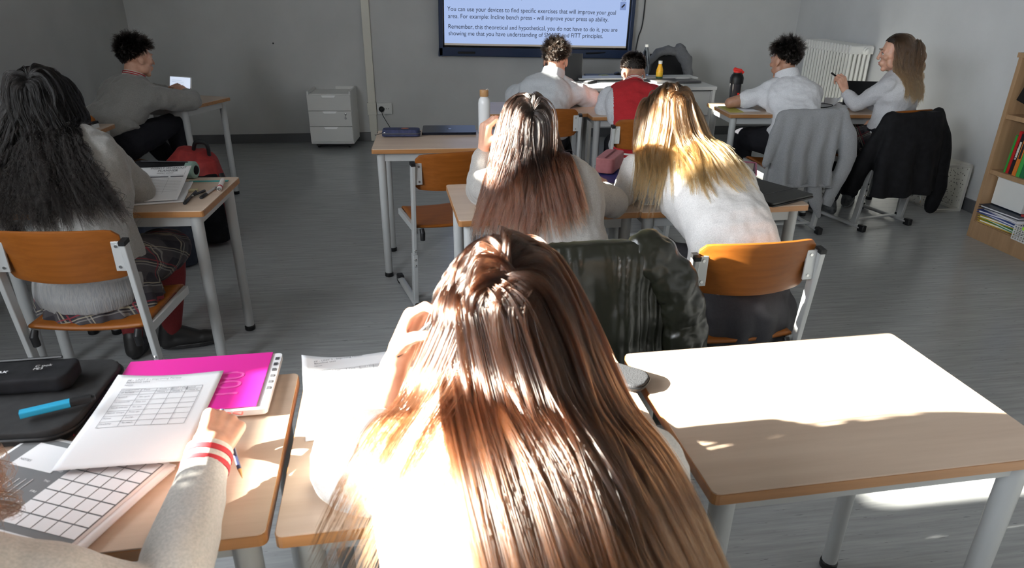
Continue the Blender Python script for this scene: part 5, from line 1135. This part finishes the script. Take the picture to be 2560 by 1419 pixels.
def print_on(o, f, w, h, rects, m, name='printing'):
    """thin printed strips following the sheet: x0, y0, x1, y1 in sheet units from the top left"""
    b = MB()
    for x0, y0, x1, y1 in rects:
        nx = max(1, int(abs(x1-x0)/.08)); ny = max(1, int(abs(y1-y0)/.08)); vs = []
        for j in range(ny+1):
            for i in range(nx+1): u = x0+(x1-x0)*i/nx; v = 1-(y0+(y1-y0)*j/ny); p = f(u, v); vs.append((p[0], p[1], p[2]+.0011))
        b.add(vs, [(j*(nx+1)+i, j*(nx+1)+i+1, (j+1)*(nx+1)+i+1, (j+1)*(nx+1)+i) for j in range(ny) for i in range(nx)])
    return b.build(name, m, o)
def words(o, f, w, h, items, m):
    for s, x, y, wd, sz in items:
        p = f(x, 1-y); p = (p[0], p[1], max(p[2], f(min(1, x+wd), 1-y)[2])); text('lettering', s, o, Matrix.Translation((p[0], p[1], p[2]+.0014)), wd*w, m=m, size=sz)
def table_rects(x0, y0, xs, ys, t=.0028):
    r = []
    for y in ys: r.append((x0, y-t/2, xs[-1], y+t/2))
    for x in xs: r.append((x-t/1.5, ys[0], x+t/1.5, ys[-1]))
    return r
ink2 = mat('printed_ink', (.14, .14, .16), .8)
def worksheet(label, c, yaw, z, curl, corner=(-1, 1), group='fitness worksheets', k2=0):
    o, f, w, h = sheet('worksheet', label, 'worksheet', c, yaw, z=z, curl=curl, corner=corner, group=None, k2=k2)
    xs = [.12, .30, .44, .58, .72, .86]; ys = [.17, .205, .24, .31, .37, .43, .49, .55, .61]
    print_on(o, f, w, h, table_rects(xs[0], 0, xs, ys), ink2, 'table_lines')
    words(o, f, w, h, [('PE - UNIT 2 - Improving Fitness', .12, .08, .5, .009), ('Baseline test', .12, .105, .22, .009), ('Name:', .12, .135, .08, .007), ('Component', .13, .195, .15, .0075), ('of fitness', .13, .225, .12, .0075), ('Test', .32, .195, .06, .0075), ('Time / Level / Distance', .46, .195, .34, .0075), ('Week 1', .46, .23, .09, .006), ('Week 4', .60, .23, .09, .006), ('Week 8', .74, .23, .09, .006),
        ('Speed', .13, .275, .08, .006), ('30m sprint', .32, .28, .10, .006), ('Cardiovascular', .13, .335, .14, .006), ('Beep test', .32, .34, .09, .006), ('Muscular endurance', .13, .40, .15, .006), ('Sit ups', .32, .40, .08, .006), ('Muscular strength', .13, .46, .15, .006), ('Press ups', .32, .46, .09, .006), ('Power', .13, .52, .07, .006), ('Jump', .32, .52, .07, .006), ('Flexibility', .13, .58, .10, .006), ('Sit reach', .32, .58, .09, .006)], ink2)
    return o
# front row, left desk
bag = thing('laptop_bag', 'black padded laptop bag at the left end of the front desks', 'laptop bag', (-1.00, 1.135, HT), rad(6))
mb = MB(); p = rrect(.36, .27, .05, 6); mb.prism(p, .004, .036); o = fuse(mb, 'padded_body', mat('black_neoprene', rough=.85, build=noisy((.008, .008, .009), (.014, .014, .015), (50, 50, 50), 1, 2, .3, .002)), None, .005, 6, ((.15, .008, 'CLOUDS'),)); o.parent = bag
b = MB(); b.tube([(q[0]*1.005, q[1]*1.005, .021) for q in rrect(.36, .27, .05, 6)]+[(rrect(.36, .27, .05, 6)[0][0]*1.005, rrect(.36, .27, .05, 6)[0][1]*1.005, .021)], .0035, seg=6); b.build('zip', M['black'], bag, smooth=True)
b = MB(); b.box((.182, .03, .02), (.006, .03, .014)); b.build('side_tab', M['black'], bag)
pc = thing('pencil_case', 'black pencil case with white scribbles lying on the black laptop bag', 'pencil case', (-.985, 1.165, HT+.040), rad(9)); mb = MB(); mb.prism(rrect(.21, .085, .02, 5), .002, .034); o = fuse(mb, 'case_body', blk, None, .004, 5, ((.1, .008, 'CLOUDS'),)); o.parent = pc
text('brand_lettering', 'PAK', pc, Matrix.Translation((-.035, -.018, .0385)), .026, m=M['paper'], size=.012); b = MB(); b.box((-.042, -.006, .0383), (.010, .004, .0006)); b.build('red_tab', red_mat, pc)
text('scribble', 'C ook\nPE3', pc, Matrix.Translation((.035, -.002, .0385)) @ R2(rad(4)), .03, m=ink2 if False else mat('chalk_white', (.45, .45, .45), .8), size=.011)
b = MB(); b.tube([(-.10, .036, .036), (.07, .036, .038)], .003, seg=6); b.build('zip', M['black'], pc)
def highlighter(label, a, c, z0, col, r=.0085):
    t = thing('highlighter', label, 'highlighter'); d = Vector(c)-Vector(a); L = d.length; cm = mat('marker_'+col[0], col[1], .35); b = MB(); b.prism(rrect(2*r, r*1.5, .003, 3), 0, L*.66); b.build('barrel', cm, t); b = MB(); b.prism(rrect(2*r*.96, r*1.45, .003, 3), L*.66, L*.95); b.prism(rrect(2*r*.6, r*.9, .002, 3), L*.95, L); b.build('cap', M['black'], t); b = MB(); b.box((0, -r*.76, L*.3), (r*1.0, .0006, L*.3)); b.build('printing', M['darkink'], t)
    t.matrix_world = Matrix.Translation(a) @ d.to_track_quat('Z', 'Y').to_matrix().to_4x4(); return t
highlighter('blue highlighter with black cap lying on the black laptop bag', (-.905, 1.045, HT+.052), (-.80, 1.105, HT+.052), 0, ('blue', (.02, .30, .50)))
highlighter('pink highlighter with black cap lying on the desk below the laptop bag', tuple(at(186, 1074, z=HT+.012)), tuple(at(28, 1104, z=HT+.012)), 0, ('pink', (.80, .05, .14)), .010)
# pink folder and papers
pk = thing('ring_folder', 'bright pink folder with index tabs lying on the front left desk', 'folder', (-.662, 1.205, HT), rad(9.5))
pink = mat('pink_plastic', (.78, .03, .36), .28, spec=.6)
b = MB(); b.box((0, 0, .004), (.305, .215, .004)); b.build('back_cover', mat('tan_card', (.55, .36, .26), .7), pk); b = MB(); b.prism(rrect(.315, .222, .008, 3, .008, -.001), .006, .018); b.build('sheets', M['paper'], pk)
b = MB(); b.box((-.005, .004, .0205), (.30, .215, .002)); b.build('front_cover', pink, pk, bevel=.0008); b = MB()
for k in range(6): b.box((.1575, .085-.024*k, .0188), (.008, .011, .0012))
o = b.build('index_tabs', M['ink'], pk); text('cover_number', '100', pk, Matrix.Translation((.10, -.07, .0222)) @ R2(rad(90)), .09, m=mat('pink_emboss', (.86, .10, .45), .25), size=.07)
b = MB(); b.tube([(-.02+.02*k, -.112+.004*sin(k*2.4), .014) for k in range(8)], .004, seg=6); b.build('red_scallop', mat('coral', (.8, .2, .18), .5), pk)
worksheet('fitness worksheet lying over the pink folder and planner, under the holding hand', (-.694, 1.083), 8, HT+.0235, .02, (-1, 1), k2=.014)
# planner stack
for k in range(3):
    o, f, w, h = sheet('paper_sheet', ['lowest loose sheet in the stack under the grey planner', 'middle loose sheet in the stack under the grey planner', 'top loose sheet in the stack right under the grey planner'][k], 'paper', (-.765+.004*k, .897-.003*k), -15+[2, -1.5, 1][k], .30, .215, HT+.0035*k, t=.003)
grey_print = mat('grey_print', (.17, .175, .185), .7)
o, f, w, h = sheet('weekly_planner', 'grey printed planner page with a white grid at the bottom left', 'planner', (-.77, .90), -15.5, .298, .212, HT+.0105, m=M['paper'], t=.001)
print_on(o, f, w, h, [(.02, .03, .98, .97)], grey_print, 'grey_background')
b = MB()
for i in range(5):
    for j in range(7):
        q = f(.55+i*.095, .90-j*.125); b.box((q[0], q[1], q[2]+.0022), (.0262, .0238, .0004))
q = f(.27, .76); b.box((q[0], q[1], q[2]+.0022), (.088, .062, .0004))
for i in range(7): q = f(.13+.04*i, .34+.01*i); b.box((q[0], q[1], q[2]+.0022), (.0009, .050, .0004))
b.build('white_boxes', M['paper'], o); text('lettering', 'NOTES', o, Matrix.Translation((-.108, .038, .0038)), .024, m=ink2, size=.007)
for k in range(7): text('lettering', ['MON', 'TUE', 'WED', 'THU', 'FRI', 'SAT', 'SUN'][k], o, Matrix.Translation((-.018, .083-.0262*k, .0036)), .011, m=M['paper'], size=.006)
# front row, middle desk
o2 = worksheet('fitness worksheet half in sunlight on the front middle desk', (-.325, 1.212), 17, HT+.0005, .05, (-1, 1), k2=0)
gc = thing('glasses_case', 'dark grey felt case at the seam of the sunlit desk', 'case', (.215, 1.278, HT), rad(-30)); mb = MB(); mb.prism(rrect(.17, .075, .03, 6), .004, .022); felt = mat('grey_felt', rough=.95, build=noisy((.010, .0105, .013), (.030, .031, .036), (400, 400, 400), 1, 2, .5, .002)); o = fuse(mb, 'case_body', felt, None, .003, 5); o.parent = gc
b = MB(); pp = [(q[0], q[1], .013) for q in rrect(.171, .076, .03, 6)]; b.tube(pp+[pp[0]], .0025, seg=6); b.build('black_piping', M['black'], gc, smooth=True)
# desk with pencil case, laptop and bottle
lp = thing('laptop', 'closed dark laptop on the desk beside the white bottle', 'laptop', (-.372, 3.945, HT), rad(5)); b = MB(); b.prism(rrect(.305, .212, .012, 4), .001, .008); b.build('base', mat('midnight_metal', (.016, .018, .028), .35, .7), lp); b = MB(); b.prism(rrect(.305, .212, .012, 4), .0085, .0145); b.build('lid', mat('midnight_lid', (.018, .022, .040), .3, .7), lp, bevel=.001); b = MB(); b.ell((0, 0, .0148), (.013, .015, .0004)); b.build('emblem', mat('mirror_emblem', (.10, .10, .12), .15, .9), lp)
npc = thing('pencil_case', 'navy patterned pencil case left of the closed laptop', 'pencil case', (-.625, 3.80, HT), rad(4)); mb = MB(); mb.prism(rrect(.21, .085, .025, 6), .004, .018); mb.prism(rrect(.205, .08, .025, 6), .022, .040); nv = mat('navy_fabric', rough=.7, build=noisy((.012, .02, .06), (.03, .035, .10), (35, 35, 35), 1, 2, .2, .002)); o = fuse(mb, 'case_body', nv, None, .004, 3); o.parent = npc
b = MB(); b.tube([(q[0]*.99, q[1]*.99, .020) for q in rrect(.212, .087, .025, 6)], .003, seg=6); b.build('zip', M['ink'], npc, smooth=True); b = MB(); b.tube([(-.10, -.02, .02), (-.125, -.02, .014), (-.145, .0, .004), (-.15, .03, .003)], .0015, seg=6); b.build('cord', M['black'], npc); b = MB(); b.ell((-.085, -.035, .026), (.010, .004, .004)); b.build('zip_pull', M['steel'], npc); b = MB(); b.ell((.02, .01, .0405), (.022, .010, .0015)); b.build('orange_print', mat('orange_print', (.4, .12, .06), .6), npc)
bt = thing('water_bottle', 'white metal bottle with bamboo cap on the desk by the laptop', 'bottle', (-.168, 3.925, HT)); b = MB(); b.lathe([(.030, 0), (.034, .003), (.034, .165), (.030, .185), (.021, .198), (.021, .202)], seg=32); b.build('bottle_body', mat('white_enamel', (.78, .79, .80), .25), bt, smooth=True)
b = MB(); b.lathe([(.0235, .202), (.0245, .204), (.0245, .236), (.0235, .238)], seg=28); c_ = b.build('bamboo_cap', mat('bamboo', rough=.5, build=_wood((.42, .22, .09), (.52, .30, .13), (60, 60, 3))), bt, smooth=True); b = MB(); b.tube([(.010, 0, .238), (.020, 0, .243), (.026, 0, .232)], .002, seg=6); b.build('cap_loop', M['white'], c_)
# desk of the black-haired girl
o, f, w, h = sheet('workout_planner', 'paper headed weekly workout planner on the left desk', 'planner', (-1.43, 2.662), 12, .212, .31, HT+.006, curl=.004, corner=(1, -1)); o.rotation_euler[0] = rad(11); o.location.z += .031; o.location.y -= .012; print_on(o, f, w, h, [(.18, .30, .66, .335), (.70, .30, .93, .335)]+[(.08, .38+.045*i, .93, .383+.045*i) for i in range(9)]+[(.08, .27, .93, .273), (.93, .16, .934, .27), (.68, .36, .683, .8)], ink2, 'printed_lines')
words(o, f, w, h, [('WEEKLY WORKOUT', .26, .085, .66, .027), ('PLANNER', .42, .165, .36, .027), ('WEEKLY GOALS', .42, .225, .30, .013)], M['ink'])
o, f, w, h = sheet('paper_sheet', 'white sheets lying under the weekly workout planner', 'paper', (-1.415, 2.635), 17, .21, .297, HT, t=.004)
flat_box('booklet', 'purple booklet at the back edge of the left desk', 'booklet', (-1.60, 2.845), (.15, .10, .008), 25, mat('purple_cover', (.12, .09, .22), .4)); o = bpy.data.objects['booklet']; b = MB(); b.box((.05, -.03, .0085), (.03, .02, .0006)); b.build('white_label', M['paper'], o)
rp = thing('roll_pencil_case', 'open cylindrical black and mint pencil case on the left desk', 'pencil case', (-1.452, 2.882, HT+.036), rad(-4)); mint = mat('mint_fabric', (.22, .34, .30), .8); mb = MB(); rc(mb, (-.16, 0, 0), (.055, 0, 0), .036, .036, flat=.95); o = fuse(mb, 'case_body', blk, None, .004, 3, ((.07, .01, 'CLOUDS'),)); o.parent = rp
b = MB(); b.lathe([(.030, -.005), (.037, 0), (.037, .028), (.030, .034)], seg=24, X=Matrix.Translation((.05, 0, 0)) @ Matrix.Rotation(pi/2, 4, 'Y')); b.build('mint_end', mint, rp, smooth=True); b = MB(); b.tube([(-.15, -.01, .034), (-.05, -.015, .037), (.06, -.01, .036)], .003, seg=6); b.build('zip', M['ink'], rp)
def stick(name, label, cat, a, c, r, m, tip=None, capm=None, group=None):
    t = thing(name, label, cat, group=group); d = Vector(c)-Vector(a); L = d.length; b = MB(); b.lathe([(r*.9, .012), (r, .014), (r, L-.002), (r*.7, L)], seg=12); b.build('barrel', m, t, smooth=True); b = MB(); b.lathe([(.0008, 0), (r*.5, .006), (r*.95, .014)], seg=12); b.build('tip', tip or M['steel'], t, smooth=True)
    if capm: b = MB(); b.lathe([(r*1.15, 0), (r*1.25, .002), (r*1.25, L*.35), (r*1.1, L*.36)], seg=12); b.build('cap', capm, t, smooth=True)
    t.matrix_world = Matrix.Translation(a) @ d.to_track_quat('Z', 'Y').to_matrix().to_4x4(); return t
Z = HT+.005
stick('pen', 'black pen lying nearest the worksheet on the left desk', 'pen', tuple(at(461, 508, z=Z)), tuple(at(490, 478, z=Z)), .005, M['ink'], capm=M['black']); stick('pen', 'black pen crossing the other on the left desk, its clip upward', 'pen', tuple(at(478, 490, z=Z+.008)), tuple(at(512, 476, z=Z)), .005, M['black'])
stick('pen', 'clear-barrelled pen with black cap near the corner of the left desk', 'pen', tuple(at(502, 494, z=Z)), tuple(at(540, 468, z=Z)), .005, mat('frosted', (.5, .5, .5), .3), capm=M['black']); gl = stick('glue_stick', 'small white glue tube with red cap near the corner of the left desk', 'glue', tuple(at(547, 475, z=Z+.004)), tuple(at(557, 450, z=Z+.004)), .0095, mat('white_tube', (.65, .62, .60), .35), capm=None); b = MB(); b.lathe([(.0098, .035), (.0098, .05)], seg=14); b.build('red_band', red_mat, gl)
o = MB().box((0, 0, .001), (.16, .018, .002)).build('ruler', mat('teal_plastic', (.02, .32, .32), .3)); o.location = at(522, 453, z=HT); o.rotation_euler[2] = rad(6); tag(o, 'teal plastic ruler along the far edge of the left desk', 'ruler')
flat_box('eraser', 'small cream eraser beside the mint pencil case', 'eraser', at(484, 478, z=HT), (.035, .016, .010), 20, mat('cream_rubber', (.5, .45, .28), .8))
# askew desk at the back left: tablet on its stand
tb = thing('tablet', 'white-framed tablet with glowing page propped on the back left desk', 'tablet', at(452, 246, z=HT+.002), rad(-22)); X = Matrix.Rotation(rad(-14), 4, 'X'); b = MB(); b.prism(rrect(.205, .150, .010, 4), 0, .007, X=X @ Matrix.Translation((0, 0, .078)) @ Matrix.Rotation(pi/2, 4, 'X')); b.build('casing', M['white'], tb)
ts = mat('tablet_screen', (.3, .3, .3), .3); q = ts.node_tree.nodes['Principled BSDF']; q.inputs['Emission Color'].default_value = (.72, .82, 1, 1); q.inputs['Emission Strength'].default_value = .85
b = MB(); b.box((0, -.0085, .078), (.19, .001, .138), X=X); b.build('screen', ts, tb); b = MB()
for k in range(9): b.box((-.03+.012*(k % 3), -.0092, .125-.012*k), (.09+.02*(k % 2), .0004, .0012), X=X)
b.build('page_lines', mat('page_grey', (.25, .28, .33), .5), tb); b = MB(); b.add([(-.09, .0, .0), (.105, .0, .0), (.105, .075, .0), (-.09, .075, 0), (-.09, .01, .075), (.105, .01, .075)], [(0, 1, 2, 3), (3, 2, 5, 4), (0, 3, 4), (1, 5, 2), (0, 4, 5, 1)]); b.build('stand_cover', M['black'], tb)
ph = thing('phone', 'phone lying face up on the back left desk beside the elbow', 'phone', at(382, 264, z=HT), rad(-30)); b = MB(); b.prism(rrect(.075, .15, .010, 4), 0, .008); b.build('body', M['black'], ph); b = MB(); b.box((0, -.02, .0084), (.06, .07, .0006)); b.build('bright_page', M['paper'], ph)
stick('pen', 'black pen on the back left desk edge below the tablet', 'pen', tuple(at(455, 257, z=Z)), tuple(at(466, 255, z=Z)), .005, M['black'])
# sheets by the far left pupil
sheet('paper_sheet', 'white sheet under the clasped hands at the left edge', 'paper', (-2.72, 3.70), 20, z=HT)
flat_box('exercise_book', 'pale exercise book on the far left desk edge', 'book', (-2.12, 2.60), (.17, .24, .008), 8, M['paper'])
# middle row
pcs = thing('pencil_case', 'pink zip pencil case on the books of the middle desk', 'pencil case', (.43, 2.99, HT+.030), rad(68)); mb = MB(); mb.prism(rrect(.20, .085, .022, 5), .004, .068); dp = mat('dusty_pink', rough=.6, build=noisy((.42, .15, .165), (.46, .175, .19), (60, 60, 60), 1, 2, .15, .001)); o = fuse(mb, 'case_body', dp, None, .004, 6); o.parent = pcs; b = MB(); b.tube([(-.09, 0, .071), (.09, 0, .071)], .0025, seg=6); b.build('zip', mat('dark_pink', (.25, .06, .08), .5), pcs)
for k, (c, lab) in enumerate((((.02, .03, .14), 'navy notebook lying second in the pile under the pink pencil case'), ((.70, .70, .72), 'white notebook, lowest of the pile under the pink pencil case'), ((.03, .04, .18), 'dark blue notebook on top of the pile under the pink pencil case'))):
    zk = [.010, 0, .020][k]; t = thing('notebook', lab, 'notebook', (.43+.012*k, 2.90-.01*k, HT+zk), rad([62, 70, 66][k])); b = MB(); b.box((0, 0, .0012), (.235, .17, .0015)); b.box((0, 0, .0083), (.235, .17, .0015)); b.build('cover', mat('notebook_cover', c, .4), t); b = MB(); b.box((0, 0, .0048), (.23, .165, .0055)); b.build('pages', M['paper'], t)
sheet('paper_sheet', 'white sheet on the middle desk beyond the pink pencil case', 'paper', (.56, 3.10) if False else (.50, 2.84), 10, .15, .21, HT)
sn = thing('spiral_notebook', 'open spiral notebook under the blonde girl', 'notebook', (.60, 2.70, HT), rad(4)); b = MB(); b.box((0, 0, .003), (.21, .29, .005)); b.build('pages', M['paper'], sn); b = MB()
for k in range(24): b.tube([(-.09+.0078*k, -.147+.004*cos(a), .005+.004*sin(a)) for a in (0, 1.2, 2.4, 3.6, 4.8, 6)], .0006, seg=4)
o = b.build('spiral_binding', M['ink'], sn)
bf = thing('tablet_case', 'black folded tablet case on the right half of the middle desk', 'tablet case', (1.035, 2.73, HT), rad(33)); b = MB(); b.prism(rrect(.26, .30, .012, 4), 0, .007); b.build('lower_cover', M['black'], bf, bevel=.001); b = MB(); b.prism(rrect(.255, .295, .012, 4), .0085, .016); b.build('upper_cover', mat('charcoal_cover', (.015, .016, .015), .45), bf, bevel=.001); b = MB(); b.box((.0, -.05, .0165), (.25, .003, .001)); b.build('fold_line', M['blackgloss'], bf)
cp = thing('clear_pencil_case', 'clear pencil case with pink edging on the middle desk', 'pencil case', (.975, 2.80, HT), rad(72)); cl = mat('clear_vinyl', (.9, .9, .92), .08, Transmission_Weight=.95, IOR=1.08); b = MB(); b.prism(rrect(.22, .075, .012, 4), .002, .088); b.build('clear_walls', cl, cp); pe = mat('pink_edging', (.55, .16, .27), .5); b = MB()
for z in (.004, .088): q = [(x, y, z) for x, y in rrect(.222, .077, .012, 4)]; b.tube(q+[q[0]], .004, seg=6)
for x, y in ((.107, .034), (-.107, .034), (.107, -.034), (-.107, -.034)): b.tube([(x, y, .004), (x, y, .088)], .004, seg=6)
b.build('pink_edging', pe, cp, smooth=True)
for k, (c, nm) in enumerate((((.6, .03, .08), 'red'), ((.03, .03, .03), 'black'))):
    t = stick('marker', '%s marker standing inside the clear pencil case' % nm, 'marker', (.96+.012*k, 2.75+.04*k, HT+.012), (.985-.01*k, 2.83+.03*k, HT+.05), .007, mat('marker_'+nm, c, .35)); 
# back right
sh = thing('shaker_bottle', 'black shaker bottle with red flip lid on the back right desk', 'bottle', at(1834, 256, z=HT)); b = MB(); b.lathe([(.034, 0), (.039, .004), (.040, .06), (.044, .145)], seg=28); b.build('tinted_body', mat('smoke_plastic', (.03, .03, .035), .12, Coat_Weight=.5), sh, smooth=True); b = MB(); b.lathe([(.045, .135), (.048, .137), (.048, .175), (.040, .195), (.030, .205), (.030, .212)], seg=28); c_ = b.build('lid', M['black'], sh, smooth=True)
rr_ = mat('red_plastic', (.75, .03, .02), .35); b = MB(); b.lathe([(.024, .208), (.028, .210), (.028, .222), (.02, .226)], seg=20); b.tube([(-.03, 0, .232), (.02, 0, .224), (.042, 0, .208)], [.009, .008, .006], seg=8, flat=1.6); b.build('flip_cap', rr_, c_, smooth=True); b = MB(); b.tube([(-.035, 0, .232), (-.02, 0, .243), (0, 0, .236), (.01, 0, .222)], .004, seg=8); b.build('carry_loop', rr_, c_, smooth=True); b = MB(); b.box((.012, -.042, .05), (.014, .002, .05)); b.ell((.012, -.0425, .028), (.012, .003, .012)); b.build('red_print', rr_, sh)
o, f, w, h = sheet('paper_sheet', 'sheet of white paper on the back right desk by the shaker bottle', 'paper', (1.56, 4.86), 8, z=HT)
flat_box('folder', 'flat yellow-green folder at the near left corner of the back right desk', 'folder', (1.50, 4.80), (.10, .24, .004), 4, mat('olive_yellow', (.45, .42, .08), .5))
o = flat_box('laptop', 'closed silver laptop between the two pupils on the back right desk', 'laptop', (2.13, 4.82), (.26, .20, .014), 6, mat('silver_metal', (.35, .36, .38), .3, .7))
t = thing('charging_cable', 'black cable looped over the closed silver laptop', 'cable', (2.13, 4.82, HT+.014)); b = MB(); b.tube(curve_pts([(-.12, 0, .003), (-.05, .05, .01), (.04, .05, .02), (.08, 0, .018), (.02, -.04, .01), (-.06, -.03, .003)]), .003, seg=6); b.build('loop', M['black'], t, smooth=True)
for k, (x, y, a, z) in enumerate(((2.10, 5.02, 10, .001), (2.28, 4.99, -18, .002), (2.18, 5.06, 35, .003))):
    sheet('paper_sheet', ['flat white sheet left of the propped black tablet', 'flat white sheet under the pen hand at the back right desk', 'crumpled white sheet in front of the radiator on the back right desk'][k], 'paper', (x, y), a, z=HT+z, curl=[.02, .03, .16][k])
wb = thing('folded_card', 'folded white card standing by the hand of the girl looking left', 'card', (2.27, 4.99, HT), rad(-15)); b = MB(); b.add([(-.04, 0, 0), (.04, 0, 0), (.04, .02, .055), (-.04, .02, .055), (-.04, .05, 0), (.04, .05, 0)], [(0, 1, 2, 3), (3, 2, 5, 4)]); solid(b.build('card_fold', M['paper'], wb), .001)
bt = thing('tablet', 'black tablet propped up in front of the girl looking left', 'tablet', (2.50, 5.02, HT), rad(-6)); b = MB(); b.box((0, 0, .085), (.25, .010, .17), X=Matrix.Rotation(rad(-12), 4, 'X')); b.build('case_back', M['black'], bt, bevel=.003); b = MB(); b.box((0, .05, .003), (.25, .12, .006)); b.build('case_foot', M['black'], bt, bevel=.001)
flat_box('notebook', 'grey notebook on the desk of the boy in the pale polo', 'notebook', (.12, 4.90), (.21, .28, .01), 6, M['paper']); sheet('paper_sheet', 'sheet of paper under the forearm of the boy in the red jacket', 'paper', (.76, 4.78), 6, z=HT)
# backpack
bp = thing('backpack', 'red and black backpack standing on the floor by the left desks', 'backpack', (-1.955, 4.08, 0), rad(-8)); mb = MB(); loft(mb, [(V(0, 0, .02), V(.16, 0, 0), V(0, .10, 0)), (V(0, 0, .10), V(.185, 0, 0), V(0, .12, 0)), (V(0, .0, .28), V(.18, 0, 0), V(0, .115, 0)), (V(0, .01, .42), V(.14, 0, 0), V(0, .09, 0)), (V(0, .015, .47), V(.07, 0, 0), V(0, .05, 0))]); o = fuse(mb, 'main_compartment', mat('red_nylon', rough=.7, build=noisy((.22, .012, .012), (.30, .02, .018), (30, 30, 30), 1, 2, .3, .004)), None, .006, 3, ((.10, .03, 'CLOUDS'),)); o.parent = bp
mb = MB(); loft(mb, [(V(.09, -.10, .03), V(.10, .02, 0), V(0, .05, 0)), (V(.095, -.10, .20), V(.095, .02, 0), V(0, .05, 0)), (V(.10, -.08, .36), V(.06, .02, 0), V(0, .035, 0))]); o = fuse(mb, 'front_pocket', blk, None, .006, 3, ((.08, .02, 'CLOUDS'),)); o.parent = bp
b = MB(); b.tube(curve_pts([(.02, .0, .47), (.05, -.01, .51), (.10, .0, .50), (.10, .01, .44)]), .010, seg=8); b.build('carry_handle', M['black'], bp, smooth=True); b = MB(); b.tube(curve_pts([(.17, -.02, .36), (.22, -.06, .25), (.20, -.08, .10)]), .014, seg=8, flat=.4); b.build('shoulder_strap', M['black'], bp, smooth=True)
bp.scale = (1.12, 1.1, 1.22)
bp2 = thing('school_bag', 'dark navy bag on the floor beside the red backpack', 'bag', (-2.02, 3.62, 0), rad(12)); mb = MB(); loft(mb, [(V(0, 0, .02), V(.20, 0, 0), V(0, .10, 0)), (V(0, 0, .16), V(.22, 0, 0), V(0, .12, 0)), (V(0, 0, .32), V(.15, 0, 0), V(0, .07, 0))]); o = fuse(mb, 'bag_body', mat('navy_nylon', rough=.7, build=noisy((.008, .012, .025), (.015, .022, .04), (30, 30, 30), 1, 2, .3, .004)), None, .007, 3, ((.10, .04, 'CLOUDS'),)); o.parent = bp2; b = MB(); b.tube(curve_pts([(-.12, 0, .29), (-.05, -.02, .38), (.05, -.02, .38), (.12, 0, .29)]), .011, seg=8, flat=.5); b.build('strap', M['black'], bp2, smooth=True)
# ================================================================ square the room to the axes of the world
_rt = Matrix.Rotation(-WALL_YAW, 4, 'Z')
bpy.context.view_layer.update()
for o in [x for x in bpy.data.objects if x.parent is None]: o.matrix_world = _rt @ o.matrix_world
bpy.context.view_layer.update()
